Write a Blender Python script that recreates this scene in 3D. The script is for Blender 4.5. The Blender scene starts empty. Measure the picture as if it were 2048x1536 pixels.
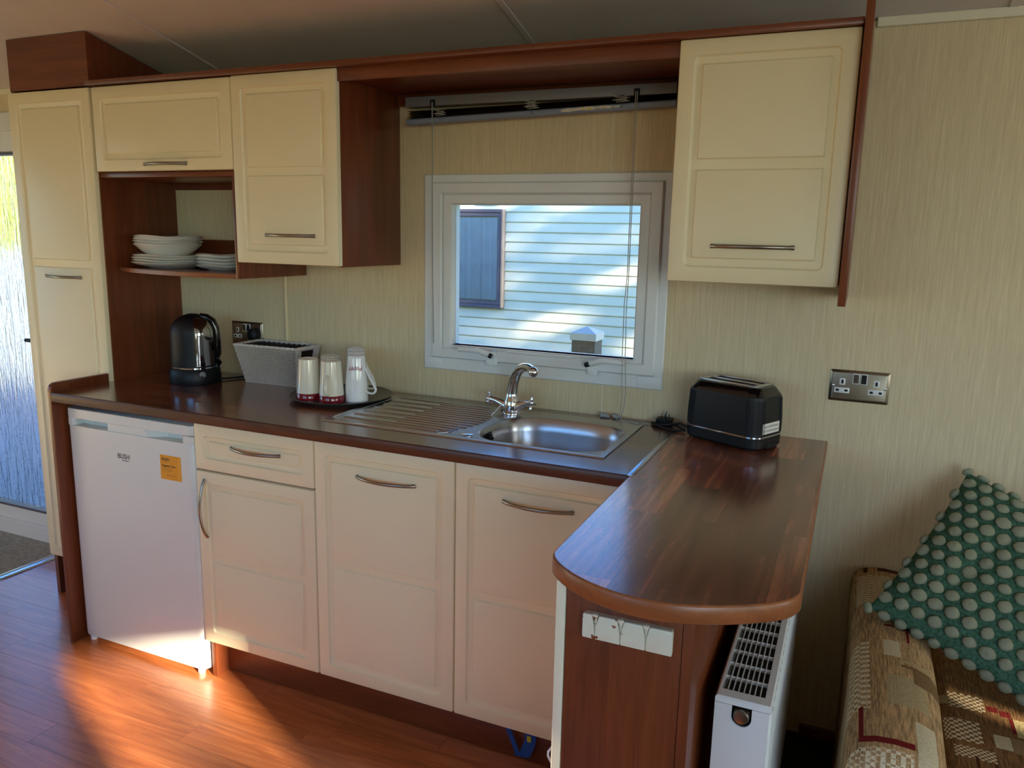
import bpy, bmesh, math, random
from mathutils import Vector, Matrix
random.seed(7)
PI = math.pi
S = bpy.context.scene
COL = S.collection
# ------------------------------------------------------------------ camera
cam = bpy.data.cameras.new('camera'); co = bpy.data.objects.new('camera', cam); COL.objects.link(co)
CAMP = Vector((1.995, -2.2808, 1.4409))
yaw, pit, rol = [math.radians(a) for a in (23.5086, 10.7368, 1.2406)]
F = Vector((-math.sin(yaw)*math.cos(pit), math.cos(yaw)*math.cos(pit), -math.sin(pit)))
R0 = Vector((math.cos(yaw), math.sin(yaw), 0)); U0 = R0.cross(F)
Rv = math.cos(rol)*R0 + math.sin(rol)*U0; Uv = -math.sin(rol)*R0 + math.cos(rol)*U0
m = Matrix((Rv, Uv, -F)).transposed().to_4x4(); m.translation = CAMP
co.matrix_world = m
cam.sensor_width = 36.0; cam.lens = 1563.42/2048*36.0; cam.clip_start = 0.05; cam.clip_end = 200
S.camera = co
# ------------------------------------------------------------------ sky, sun, fill lamps
SUN_EL = math.radians(15.8); SUN_AZ = Vector((0.912, -0.410))
w = bpy.data.worlds.new('world'); S.world = w; w.use_nodes = True
wn = w.node_tree.nodes; wl = w.node_tree.links
bg = wn['Background']; sky = wn.new('ShaderNodeTexSky'); sky.sky_type = 'NISHITA'
sky.sun_disc = False; sky.sun_elevation = SUN_EL; sky.sun_rotation = math.atan2(SUN_AZ.x, SUN_AZ.y)
sky.air_density = 1.0; sky.dust_density = 0.6; sky.ozone_density = 2.0
tint = wn.new('ShaderNodeMix'); tint.data_type = 'RGBA'; tint.blend_type = 'MULTIPLY'; tint.inputs[0].default_value = 1.0
tint.inputs[7].default_value = (0.62, 1.02, 1.55, 1)      # camera white balance
wl.new(sky.outputs[0], tint.inputs[6]); wl.new(tint.outputs[2], bg.inputs[0]); bg.inputs[1].default_value = 0.50
sl = bpy.data.lights.new('sun', 'SUN'); so = bpy.data.objects.new('sun', sl); COL.objects.link(so)
sl.energy = 34.0; sl.angle = math.radians(0.9); sl.color = (1.0, 0.86, 0.66)
sd = Vector((SUN_AZ.x*math.cos(SUN_EL), SUN_AZ.y*math.cos(SUN_EL), math.sin(SUN_EL)))
so.rotation_euler = sd.to_track_quat('Z', 'Y').to_euler(); so.location = (9, -6, 6)
def area(name, loc, direction, sx, sy, energy, color):
    l = bpy.data.lights.new(name, 'AREA'); l.shape = 'RECTANGLE'; l.size = sx; l.size_y = sy
    l.energy = energy; l.color = color
    o = bpy.data.objects.new(name, l); COL.objects.link(o); o.location = loc
    o.rotation_euler = (-Vector(direction)).to_track_quat('Z', 'Y').to_euler()
    return o
# added fill lamps inside the walls, standing in for daylight from unseen windows
area('fill_lamp_front', (0.3, -3.55, 1.35), (0, 1, -0.05), 2.0, 1.0, 0.8, (0.90, 0.98, 1.0))
area('fill_lamp_front', (3.4, -3.55, 1.35), (-0.15, 1, -0.05), 1.8, 1.0, 17, (0.92, 0.98, 1.0))
area('fill_lamp_bay', (5.65, -1.2, 1.35), (-1, 0.0, -0.05), 1.2, 1.0, 24, (0.92, 0.98, 1.0))
area('fill_lamp_left', (-3.15, -1.75, 1.3), (1, 0, 0.8), 1.6, 0.9, 2.2, (0.80, 0.95, 1.0))
S.view_settings.view_transform = 'Standard'; S.view_settings.look = 'None'
S.view_settings.exposure = 0.0; S.view_settings.gamma = 1.0; S.view_settings.use_curve_mapping = False
cy = S.cycles
cy.use_denoising = True; cy.max_bounces = 10; cy.diffuse_bounces = 5; cy.glossy_bounces = 5
cy.transmission_bounces = 8; cy.transparent_max_bounces = 12; cy.sample_clamp_indirect = 6.0; cy.caustics_reflective = False; cy.caustics_refractive = False

# ------------------------------------------------------------------ material helpers
def srgb(r, g, b):
    f = lambda c: c/12.92 if c <= 0.04045 else ((c+0.055)/1.055)**2.4
    return (f(r/255), f(g/255), f(b/255), 1)
class NT:
    def __init__(s, name):
        s.m = bpy.data.materials.new(name); s.m.use_nodes = True
        s.t = s.m.node_tree; s.b = s.t.nodes['Principled BSDF']; s.out = s.t.nodes['Material Output']
    def n(s, typ, **kw):
        nd = s.t.nodes.new('ShaderNode'+typ)
        for k, v in kw.items():
            if hasattr(nd, k) and k not in ('Scale',): setattr(nd, k, v)
        return nd
    def l(s, a, b): s.t.links.new(a, b)
    def set(s, **kw):
        for k, v in kw.items(): s.b.inputs[k.replace('_', ' ')].default_value = v
    def coords(s, scale=(1, 1, 1), rot=(0, 0, 0), kind='Object', rnd=0.0):
        tc = s.n('TexCoord'); mp = s.n('Mapping'); mp.inputs['Scale'].default_value = scale; mp.inputs['Rotation'].default_value = rot
        src = tc.outputs[kind]
        if rnd:
            oi = s.n('ObjectInfo'); mu = s.n('Math', operation='MULTIPLY'); mu.inputs[1].default_value = rnd
            s.l(oi.outputs['Random'], mu.inputs[0])
            va = s.n('VectorMath', operation='ADD'); s.l(src, va.inputs[0]); s.l(mu.outputs[0], va.inputs[1]); src = va.outputs[0]
        s.l(src, mp.inputs[0]); return mp.outputs[0]
    def noise(s, vec, scale, detail=4, rough=0.55, dist=0.0):
        nd = s.n('TexNoise'); nd.inputs['Scale'].default_value = scale; nd.inputs['Detail'].default_value = detail
        nd.inputs['Roughness'].default_value = rough; nd.inputs['Distortion'].default_value = dist
        if vec is not None: s.l(vec, nd.inputs['Vector'])
        return nd.outputs['Fac']
    def ramp(s, fac, stops):
        r = s.n('ValToRGB'); e = r.color_ramp.elements
        while len(e) > 1: e.remove(e[-1])
        e[0].position, e[0].color = stops[0]
        for p, c in stops[1:]:
            x = e.new(p); x.color = c
        s.l(fac, r.inputs[0]); return r.outputs[0]
    def mix(s, fac, a, b, blend='MIX'):
        x = s.n('Mix'); x.data_type = 'RGBA'; x.blend_type = blend
        for sock, v in ((x.inputs[0], fac), (x.inputs[6], a), (x.inputs[7], b)):
            if hasattr(v, 'is_linked'): s.l(v, sock)
            else: sock.default_value = v
        return x.outputs[2]
    def bump(s, h, strength=0.2, dist=0.002):
        bp = s.n('Bump'); bp.inputs['Strength'].default_value = strength; bp.inputs['Distance'].default_value = dist
        s.l(h, bp.inputs['Height']); s.l(bp.outputs[0], s.b.inputs['Normal']); return bp
    def math(s, op, a, b=None):
        x = s.n('Math', operation=op)
        for sock, v in ((x.inputs[0], a), (x.inputs[1], b)):
            if v is None: continue
            if hasattr(v, 'is_linked'): s.l(v, sock)
            else: sock.default_value = v
        return x.outputs[0]
def plain(name, col, rough=0.5, metal=0.0, spec=0.5, coat=0.0, bump=0.0, bscale=300, var=0.06):
    t = NT(name); t.set(Roughness=rough, Metallic=metal, Specular_IOR_Level=spec, Coat_Weight=coat)
    v = t.coords(); nz = t.noise(v, 6, 3)
    c2 = tuple(max(0, c*(1-var)) for c in col[:3])+(1,)
    t.l(t.ramp(nz, [(0.35, c2), (0.65, col)]), t.b.inputs['Base Color'])
    if bump: t.bump(t.noise(v, bscale, 2), bump, 0.001)
    return t.m
def wood(name, c_dark, c_mid, c_light, axis='z', rough=0.32, freq=1.0, rnd=0.0, hue=0.0, coat=0.0, bump=0.05, spec=0.5, dist=1.2):
    t = NT(name); t.set(Roughness=rough, Coat_Weight=coat, Coat_Roughness=0.15, Specular_IOR_Level=spec)
    k = {'x': (1.2, 14, 14), 'y': (14, 1.2, 14), 'z': (14, 14, 1.2)}[axis]
    v = t.coords(tuple(a*freq for a in k), rnd=rnd)
    n1 = t.noise(v, 1.6, 5, 0.6, dist)
    v2 = t.coords(tuple((a*5 if a > 2 else a*1.6)*freq for a in k), rnd=rnd)
    n2 = t.noise(v2, 3.0, 4, 0.6)
    f = t.math('ADD', t.math('MULTIPLY', n1, 0.7), t.math('MULTIPLY', n2, 0.3))
    c = t.ramp(f, [(0.30, c_dark), (0.50, c_mid), (0.70, c_light)])
    if hue:
        oi = t.n('ObjectInfo'); hs = t.n('HueSaturation'); t.l(c, hs.inputs['Color'])
        mr = t.n('MapRange'); mr.inputs[3].default_value = 1-hue; mr.inputs[4].default_value = 1+hue
        t.l(oi.outputs['Random'], mr.inputs[0]); t.l(mr.outputs[0], hs.inputs['Value']); c = hs.outputs[0]
    t.l(c, t.b.inputs['Base Color'])
    if bump: t.bump(n2, bump, 0.001)
    return t.m

M = {}
M['cream'] = plain('cream_door', srgb(228, 217, 181), 0.36, bump=0.03, bscale=500, var=0.02)
M['cream_edge'] = plain('cream_edge', srgb(228, 222, 196), 0.4, var=0.02)
M['wood'] = wood('walnut_panel', srgb(86, 41, 20), srgb(108, 54, 28), srgb(128, 68, 36), 'z', 0.3)
M['wood_x'] = wood('walnut_rail', srgb(86, 41, 20), srgb(108, 54, 28), srgb(128, 68, 36), 'x', 0.3)
M['wood_y'] = wood('walnut_board', srgb(86, 41, 20), srgb(106, 53, 28), srgb(124, 66, 36), 'y', 0.33)
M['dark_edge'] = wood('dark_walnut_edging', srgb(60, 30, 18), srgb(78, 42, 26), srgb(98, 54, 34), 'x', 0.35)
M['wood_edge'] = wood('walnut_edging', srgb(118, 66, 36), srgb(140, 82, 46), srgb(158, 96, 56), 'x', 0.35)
M['plank'] = wood('vinyl_plank', srgb(146, 76, 38), srgb(180, 102, 54), srgb(206, 128, 74), 'x', 0.36, 0.75, rnd=37.0, hue=0.13, bump=0.35, spec=0.9, coat=0.5, dist=3.2)
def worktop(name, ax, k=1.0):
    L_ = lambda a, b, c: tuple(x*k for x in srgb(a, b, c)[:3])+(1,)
    t = NT(name); t.set(Roughness=0.2, IOR=1.8, Coat_Weight=0.5, Coat_Roughness=0.18, Coat_IOR=1.7)
    rot = (0, 0, 0) if ax == 'x' else (0, 0, PI/2)
    v = t.coords((1, 1, 1), rot)
    bk = t.n('TexBrick'); bk.offset = 0.37; bk.offset_frequency = 2; bk.squash = 1.0
    t.l(v, bk.inputs['Vector']); bk.inputs['Scale'].default_value = 1.0
    bk.inputs['Brick Width'].default_value = 0.34; bk.inputs['Row Height'].default_value = 0.078
    bk.inputs['Mortar Size'].default_value = 0.0006; bk.inputs['Color1'].default_value = (0, 0, 0, 1); bk.inputs['Color2'].default_value = (1, 1, 1, 1)
    bk.inputs['Mortar'].default_value = (0.15, 0.15, 0.15, 1)
    bw = t.n('RGBToBW'); t.l(bk.outputs['Color'], bw.inputs[0])
    # each stave shifts the grain
    sc = t.n('VectorMath', operation='MULTIPLY'); t.l(v, sc.inputs[0]); sc.inputs[1].default_value = (2.4, 44, 44)
    sh = t.math('MULTIPLY', bw.outputs[0], 9.0)
    ad = t.n('VectorMath', operation='ADD'); t.l(sc.outputs[0], ad.inputs[0]); t.l(sh, ad.inputs[1])
    g = t.noise(ad.outputs[0], 1.1, 6, 0.6, 0.5)
    a = t.ramp(g, [(0.32, L_(76, 42, 32)), (0.5, L_(110, 67, 50)), (0.68, L_(140, 94, 70))])
    tint = t.ramp(bw.outputs[0], [(0.0, (0.55, 0.45, 0.46, 1)), (0.45, (0.85, 0.74, 0.72, 1)), (0.7, (1.15, 0.98, 0.92, 1)), (1.0, (1.7, 1.4, 1.2, 1))])
    t.l(t.mix(1.0, a, tint, 'MULTIPLY'), t.b.inputs['Base Color'])
    vb = t.coords((1, 1, 1)); t.bump(t.noise(vb, 320, 3), 0.06, 0.001)
    return t.m
M['worktop_x'] = worktop('worktop_staves_shaded', 'x'); M['worktop_y'] = worktop('worktop_staves_lit', 'y', 1.65)  # one laminate; wall run kept darker in colour for the shade it lies in
def wallpaper():
    t = NT('wallpaper'); t.set(Roughness=0.55)
    v = t.coords((170, 170, 5)); n1 = t.noise(v, 1.0, 4, 0.6, 0.4)
    v2 = t.coords((420, 420, 16)); n2 = t.noise(v2, 1.0, 3, 0.6)
    f = t.math('ADD', t.math('MULTIPLY', n1, 0.6), t.math('MULTIPLY', n2, 0.4))
    t.l(t.ramp(f, [(0.32, srgb(200, 182, 144)), (0.5, srgb(213, 196, 157)), (0.68, srgb(226, 211, 173))]), t.b.inputs['Base Color'])
    t.bump(f, 0.12, 0.001); return t.m
M['wall'] = wallpaper()
M['ceiling'] = plain('ceiling_vinyl', srgb(212, 203, 198), 0.6, bump=0.12, bscale=260, var=0.05)
M['white_plastic'] = plain('white_plastic', srgb(225, 228, 226), 0.32, var=0.02)
M['white_enamel'] = plain('white_enamel', srgb(224, 226, 222), 0.28, var=0.02)
M['fridge'] = plain('fridge_white', srgb(214, 219, 213), 0.34, var=0.02)
M['black'] = plain('black_plastic', srgb(14, 16, 20), 0.48, spec=0.35, var=0.2)
M['black_gloss'] = plain('black_gloss', srgb(10, 11, 14), 0.08, coat=0.5, var=0.1)
M['hole'] = plain('dark_hole', srgb(8, 8, 8), 0.8, var=0.0)
M['dark'] = plain('dark_interior', srgb(30, 18, 12), 0.6)
M['chrome'] = plain('chrome', srgb(225, 228, 232), 0.06, 1.0, var=0.0)
def brushed(name, col, rough, k):
    t = NT(name); t.set(Metallic=1.0, Roughness=rough)
    v = t.coords(k); nz = t.noise(v, 1.0, 3)
    c2 = tuple(c*0.86 for c in col[:3])+(1,)
    t.l(t.ramp(nz, [(0.3, c2), (0.7, col)]), t.b.inputs['Base Color']); t.bump(nz, 0.05, 0.0005); return t.m
M['steel'] = brushed('brushed_steel', srgb(196, 198, 202), 0.26, (12, 500, 500))
M['nickel'] = brushed('satin_nickel', srgb(150, 142, 130), 0.3, (10, 600, 600))
M['plate_steel'] = brushed('socket_steel', srgb(158, 148, 130), 0.32, (10, 700, 700))
M['alu'] = brushed('aluminium_strip', srgb(205, 208, 212), 0.22, (600, 8, 600))
M['grey_metal'] = plain('grey_painted_metal', srgb(118, 118, 120), 0.4)
M['blue_grey'] = plain('blue_grey_metal', srgb(128, 140, 160), 0.4)
M['slat'] = plain('black_slat', srgb(18, 22, 24), 0.35)
M['cord'] = plain('pale_cord', srgb(170, 166, 156), 0.7)
M['china'] = plain('white_china', srgb(232, 230, 224), 0.12, coat=0.3, var=0.01)
M['mug_cream'] = plain('cream_glaze', srgb(226, 219, 200), 0.1, coat=0.4, var=0.01)
M['mug_white'] = plain('white_glaze', srgb(236, 236, 234), 0.1, coat=0.4, var=0.01)
M['red'] = plain('dark_red_glaze', srgb(122, 16, 30), 0.15, coat=0.4)
M['red_ink'] = plain('dark_red_ink', srgb(150, 30, 40), 0.5)
M['tray'] = plain('pewter_tray', srgb(92, 90, 88), 0.3, metal=0.6)
M['wicker'] = plain('white_wicker', srgb(228, 218, 210), 0.6, var=0.12)
M['wicker_shade'] = plain('wicker_gap_shade', srgb(92, 82, 76), 0.7, var=0.1)  # dark panel colour stands in for shade in the gaps of the weave
M['yellow'] = plain('yellow_sticker', srgb(222, 150, 24), 0.45, var=0.03)
M['ink'] = plain('dark_ink', srgb(36, 30, 24), 0.6)
M['grey_ink'] = plain('grey_print', srgb(92, 92, 92), 0.4, metal=0.3)
M['pale_ink'] = plain('pale_print', srgb(236, 190, 96), 0.6)
M['label'] = plain('white_label', srgb(226, 224, 214), 0.5, var=0.02)
M['blue'] = plain('blue_webbing', srgb(20, 70, 140), 0.7)
M['yellow_dot'] = plain('yellow_print', srgb(190, 180, 40), 0.7)
M['clear'] = plain('clear_plastic', srgb(150, 156, 160), 0.15)
M['curtain'] = plain('pale_curtain', srgb(232, 236, 242), 0.8, var=0.1)
M['navy'] = plain('dark_navy_frame', srgb(92, 86, 100), 0.4)
M['siding'] = plain('cream_siding', srgb(226, 220, 200), 0.45, var=0.05)
M['post'] = wood('weathered_post', srgb(96, 84, 74), srgb(128, 114, 100), srgb(156, 142, 128), 'z', 0.8)
M['grass'] = plain('grass', srgb(92, 112, 48), 0.9, bump=0.5, bscale=60, var=0.4)
M['fence'] = plain('pale_fence', srgb(132, 146, 158), 0.6)
M['leaf'] = plain('leaf_green', srgb(150, 170, 60), 0.55, var=0.35)
M['bark'] = plain('bark', srgb(80, 64, 50), 0.9, var=0.3)
def carpet():
    t = NT('grey_carpet'); t.set(Roughness=0.95, Specular_IOR_Level=0.1)
    v = t.coords(); n = t.noise(v, 220, 4, 0.7); n2 = t.noise(v, 40, 3)
    f = t.math('ADD', t.math('MULTIPLY', n, 0.7), t.math('MULTIPLY', n2, 0.3))
    t.l(t.ramp(f, [(0.35, srgb(128, 128, 120)), (0.65, srgb(214, 212, 200))]), t.b.inputs['Base Color']); t.bump(f, 0.8, 0.004); return t.m
M['carpet'] = carpet()
def dark_carpet():
    t = NT('dark_carpet'); t.set(Roughness=0.95, Specular_IOR_Level=0.1)
    v = t.coords(); n = t.noise(v, 220, 4, 0.7)
    t.l(t.ramp(n, [(0.35, srgb(44, 40, 36)), (0.65, srgb(70, 64, 58))]), t.b.inputs['Base Color']); t.bump(n, 0.6, 0.004); return t.m
M['dark_carpet'] = dark_carpet()
def pane():
    t = NT('window_glass'); tr = t.n('BsdfTransparent'); tr.inputs[0].default_value = (0.93, 0.96, 0.97, 1)
    gl = t.n('BsdfGlossy'); gl.inputs['Roughness'].default_value = 0.02
    fr = t.n('Fresnel'); fr.inputs[0].default_value = 1.45; mx = t.n('MixShader')
    t.l(fr.outputs[0], mx.inputs[0]); t.l(tr.outputs[0], mx.inputs[1]); t.l(gl.outputs[0], mx.inputs[2]); t.l(mx.outputs[0], t.out.inputs[0])
    return t.m
M['pane'] = pane()
def obscure():
    t = NT('obscure_glass'); v = t.coords((46, 46, 5)); n1 = t.noise(v, 1.0, 4, 0.6, 1.0)
    bp = t.n('Bump'); bp.inputs['Strength'].default_value = 0.9; bp.inputs['Distance'].default_value = 0.006; t.l(n1, bp.inputs['Height'])
    rf = t.n('BsdfRefraction'); rf.inputs['Roughness'].default_value = 0.12; rf.inputs['IOR'].default_value = 1.25; t.l(bp.outputs[0], rf.inputs['Normal'])
    gl = t.n('BsdfGlossy'); gl.inputs['Roughness'].default_value = 0.15; t.l(bp.outputs[0], gl.inputs['Normal'])
    mx = t.n('MixShader'); mx.inputs[0].default_value = 0.06
    t.l(rf.outputs[0], mx.inputs[1]); t.l(gl.outputs[0], mx.inputs[2]); t.l(mx.outputs[0], t.out.inputs[0]); return t.m
M['obscure'] = obscure()
def green_cloth():
    t = NT('green_cushion_cloth'); t.set(Roughness=0.9, Specular_IOR_Level=0.15)
    v = t.coords(); n = t.noise(v, 160, 3)
    t.l(t.ramp(n, [(0.3, srgb(48, 80, 60)), (0.7, srgb(84, 122, 98))]), t.b.inputs['Base Color']); t.bump(n, 0.4, 0.002); return t.m
M['green'] = green_cloth()
def tuft_cloth():
    t = NT('pale_green_tuft'); t.set(Roughness=0.95, Specular_IOR_Level=0.1)
    v = t.coords(); n = t.noise(v, 420, 4, 0.8)
    t.l(t.ramp(n, [(0.3, srgb(162, 170, 132)), (0.7, srgb(232, 234, 200))]), t.b.inputs['Base Color']); t.bump(n, 1.0, 0.003); return t.m
M['tuft'] = tuft_cloth()

# ------------------------------------------------------------------ mesh helpers
def box(bm, x0, x1, y0, y1, z0, z1, bev=0.0, seg=2):
    vs = [bm.verts.new((x, y, z)) for x in (x0, x1) for y in (y0, y1) for z in (z0, z1)]
    fs = [(0, 1, 3, 2), (4, 6, 7, 5), (0, 4, 5, 1), (2, 3, 7, 6), (0, 2, 6, 4), (1, 5, 7, 3)]
    faces = [bm.faces.new([vs[i] for i in f]) for f in fs]
    if bev:
        es = list({e for f in faces for e in f.edges})
        bmesh.ops.bevel(bm, geom=es, offset=bev, offset_type='OFFSET', segments=seg, profile=0.5, affect='EDGES')
    return bm
def B(*a, **k):
    bm = bmesh.new(); box(bm, *a, **k); return bm
def loft(bm, rings, cap0=True, cap1=True, closed=True):
    vr = [[bm.verts.new(p) for p in r] for r in rings]
    n = len(vr[0])
    for a, b in zip(vr, vr[1:]):
        for i in range(n if closed else n-1):
            j = (i+1) % n
            bm.faces.new((a[i], a[j], b[j], b[i]))
    if cap0: bm.faces.new(vr[0][::-1])
    if cap1: bm.faces.new(vr[-1])
    return vr
def prism(bm, pts, axis, a0, a1, bev=0.0):
    def P(u, v, a): return {'x': (a, u, v), 'y': (u, a, v), 'z': (u, v, a)}[axis]
    n0 = len(bm.edges)
    vr = loft(bm, [[P(u, v, a0) for u, v in pts], [P(u, v, a1) for u, v in pts]])
    if bev:
        es = list({e for r in vr for v in r for e in v.link_edges})
        bmesh.ops.bevel(bm, geom=es, offset=bev, offset_type='OFFSET', segments=2, profile=0.5, affect='EDGES')
def tube(bm, pts, r, seg=10, flat=1.0, up=None, caps=True):
    pts = [Vector(p) for p in pts]; n = len(pts)
    rs = r if isinstance(r, (list, tuple)) else [r]*n
    t0 = (pts[1]-pts[0]).normalized()
    a = Vector(up) if up else (Vector((0, 0, 1)) if abs(t0.z) < 0.9 else Vector((1, 0, 0)))
    rings = []
    for i in range(n):
        t = (pts[min(i+1, n-1)]-pts[max(i-1, 0)]).normalized()
        s = t.cross(a)
        if s.length < 1e-6: s = t.cross(Vector((1, 0.3, 0)))
        s.normalize(); u = s.cross(t).normalized()
        if not up: a = u
        rings.append([pts[i]+rs[i]*(math.cos(q)*s*flat+math.sin(q)*u) for q in [2*PI*k/seg for k in range(seg)]])
    loft(bm, rings, caps, caps)
def lathe(bm, prof, c=(0, 0, 0), seg=36, sx=1.0, sy=1.0):
    rings = [[(c[0]+r*sx*math.cos(q), c[1]+r*sy*math.sin(q), c[2]+z) for q in [2*PI*k/seg for k in range(seg)]] for r, z in prof]
    loft(bm, rings)
def sphere(bm, c, r, seg=12, sx=1, sy=1, sz=1):
    n = max(4, seg//2)
    lathe(bm, [(max(1e-4, r*math.sin(PI*k/n)), -sz*r*math.cos(PI*k/n)) for k in range(n+1)], c, seg, sx, sy)
def rrect(x0, x1, z0, z1, r, n=5):
    pts = []
    for cx, cz, a in ((x1-r, z1-r, 0), (x0+r, z1-r, PI/2), (x0+r, z0+r, PI), (x1-r, z0+r, 1.5*PI)):
        for k in range(n+1):
            q = a+PI/2*k/n; pts.append((cx+r*math.cos(q), cz+r*math.sin(q)))
    return pts
def frame_ring(bm, x0, x1, z0, z1, wd, y0, y1, bev=0.0):
    """a rectangular frame in the xz plane, four mitred bars"""
    o = [(x0, z0), (x1, z0), (x1, z1), (x0, z1)]
    i = [(x0+wd, z0+wd), (x1-wd, z0+wd), (x1-wd, z1-wd), (x0+wd, z1-wd)]
    b = bev
    rings = [[(x, y1, z) for x, z in o], [(x, y0+b, z) for x, z in o]]
    if b: rings.append([(x+(b if x == x0 else -b), y0, z+(b if z == z0 else -b)) for x, z in o]); rings.append([(x-(b if x == x0+wd else -b), y0, z-(b if z == z0+wd else -b)) for x, z in i]); rings.append([(x, y0+b, z) for x, z in i])
    else: rings.append([(x, y0, z) for x, z in i])
    rings.append([(x, y1, z) for x, z in i]); rings.append(rings[0])
    loft(bm, rings, False, False)
    bmesh.ops.remove_doubles(bm, verts=bm.verts[:], dist=1e-6)
def rootloc(o):
    while o.parent: o = o.parent
    return o.location
def obj(name, bm, mat, parent=None, label=None, cat=None, group=None, kind=None, smooth=35, local=False):
    if parent is not None and not local:
        bmesh.ops.translate(bm, verts=bm.verts[:], vec=-rootloc(parent))
    bmesh.ops.recalc_face_normals(bm, faces=bm.faces[:])
    loc = None
    if parent is None and kind != 'structure' and len(bm.verts):
        xs = [v.co for v in bm.verts]
        loc = Vector(((min(v.x for v in xs)+max(v.x for v in xs))/2, (min(v.y for v in xs)+max(v.y for v in xs))/2, min(v.z for v in xs)))
        if not local: bmesh.ops.translate(bm, verts=bm.verts[:], vec=-loc)
        else: loc = None
    me = bpy.data.meshes.new(name); bm.to_mesh(me); bm.free()
    if smooth:
        me.polygons.foreach_set('use_smooth', [True]*len(me.polygons)); me.set_sharp_from_angle(angle=math.radians(smooth))
    for mm in (mat if isinstance(mat, (list, tuple)) else [mat]): me.materials.append(mm)
    o = bpy.data.objects.new(name, me); COL.objects.link(o)
    if loc is not None: o.location = loc
    if parent is not None: o.parent = parent
    tag(o, label, cat, group, kind); return o
def tag(o, label=None, cat=None, group=None, kind=None):
    for k, v in (('label', label), ('category', cat), ('group', group), ('kind', kind)):
        if v: o[k] = v
    return o
def thing(name, label, cat, loc, group=None, rz=0.0):
    o = bpy.data.objects.new(name, None); COL.objects.link(o); o.empty_display_size = 0.05
    o.location = loc; o.rotation_euler = (0, 0, rz); return tag(o, label, cat, group)
def copy_tree(o, parent=None):
    c = o.copy(); COL.objects.link(c)
    if parent is not None: c.parent = parent
    for ch in o.children: copy_tree(ch, c)
    return c
def struct(name, bm, mat, parent=None, smooth=0): return obj(name, bm, mat, parent, kind='structure', smooth=smooth) if parent is None else obj(name, bm, mat, parent, smooth=smooth)
def text_bm(s, size, fn, bold=0.0):
    cu = bpy.data.curves.new('t', 'FONT'); cu.body = s; cu.size = size; cu.resolution_u = 3; cu.offset = bold
    cu.align_x = 'LEFT'
    o = bpy.data.objects.new('t', cu); COL.objects.link(o)
    me = bpy.data.meshes.new_from_object(o.evaluated_get(bpy.context.evaluated_depsgraph_get()))
    bm = bmesh.new(); bm.from_mesh(me)
    bpy.data.objects.remove(o); bpy.data.meshes.remove(me); bpy.data.curves.remove(cu)
    for v in bm.verts: v.co = fn(v.co.x, v.co.y)
    return bm
def merge(dst, src):
    me = bpy.data.meshes.new('tmp'); src.to_mesh(me); src.free(); dst.from_mesh(me); bpy.data.meshes.remove(me)
def wall_grid(name, horiz, a0, a1, z0, z1, t0, t1, holes, mat):
    """wall running along x (horiz='x', thickness in y) or y, with rectangular openings"""
    A = sorted({a0, a1, *[h[0] for h in holes], *[h[1] for h in holes]}); Z = sorted({z0, z1, *[h[2] for h in holes], *[h[3] for h in holes]})
    solid = lambda i, j: 0 <= i < len(A)-1 and 0 <= j < len(Z)-1 and not any(h[0] <= (A[i]+A[i+1])/2 <= h[1] and h[2] <= (Z[j]+Z[j+1])/2 <= h[3] for h in holes)
    bm = bmesh.new(); P = (lambda a, t, z: (a, t, z)) if horiz == 'x' else (lambda a, t, z: (t, a, z))
    q = lambda *p: bm.faces.new([bm.verts.new(x) for x in p])
    for i in range(len(A)-1):
        for j in range(len(Z)-1):
            if not solid(i, j): continue
            a, b, c, d = A[i], A[i+1], Z[j], Z[j+1]
            for t in (t0, t1): q(P(a, t, c), P(b, t, c), P(b, t, d), P(a, t, d))
            if not solid(i-1, j): q(P(a, t0, c), P(a, t1, c), P(a, t1, d), P(a, t0, d))
            if not solid(i+1, j): q(P(b, t0, c), P(b, t1, c), P(b, t1, d), P(b, t0, d))
            if not solid(i, j-1): q(P(a, t0, c), P(b, t0, c), P(b, t1, c), P(a, t1, c))
            if not solid(i, j+1): q(P(a, t0, d), P(b, t0, d), P(b, t1, d), P(a, t1, d))
    bmesh.ops.remove_doubles(bm, verts=bm.verts[:], dist=1e-5)
    return struct(name, bm, mat)

# ------------------------------------------------------------------ the room shell
XL, XR, YF = -3.2, 5.7, -3.6
CEIL = lambda y: 1.993+0.24*min(-y, 1.8) - 0.24*max(0, -y-1.8)
WIN = (0.735, 1.455, 1.047, 1.592); DOOR = (-2.02, -1.02, 0.0, 1.9); SIDE = (-3.05, -2.15, 0.1, 1.86)
wall_grid('wall_back', 'x', XL, XR, 0, 1.99, 0.0, 0.07, [WIN, DOOR, SIDE], M['wall'])
wall_grid('wall_left', 'y', YF, 0.07, 0, 2.45, XL-0.07, XL, [(-2.6, -0.9, 0.9, 1.85)], M['wall'])
wall_grid('wall_right', 'y', YF, 0.07, 0, 2.45, XR, XR+0.07, [(-3.42, -2.978, 0.35, 1.865), (-1.945, -1.865, 0.85, 1.49)], M['wall'])
wall_grid('wall_front', 'x', XL, XR, 0, 2.45, YF-0.07, YF, [(-0.7, 1.3, 0.85, 1.85), (2.7, 4.5, 0.85, 1.85)], M['wall'])
bm = bmesh.new()
prism(bm, [(0.07, CEIL(0)), (0, CEIL(0)), (-1.8, CEIL(-1.8)), (YF, CEIL(YF)), (YF, CEIL(YF)+0.08), (-1.8, CEIL(-1.8)+0.08), (0.07, CEIL(0)+0.08)], 'x', XL, XR)
struct('ceiling', bm, M['ceiling'])
n = 0
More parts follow.
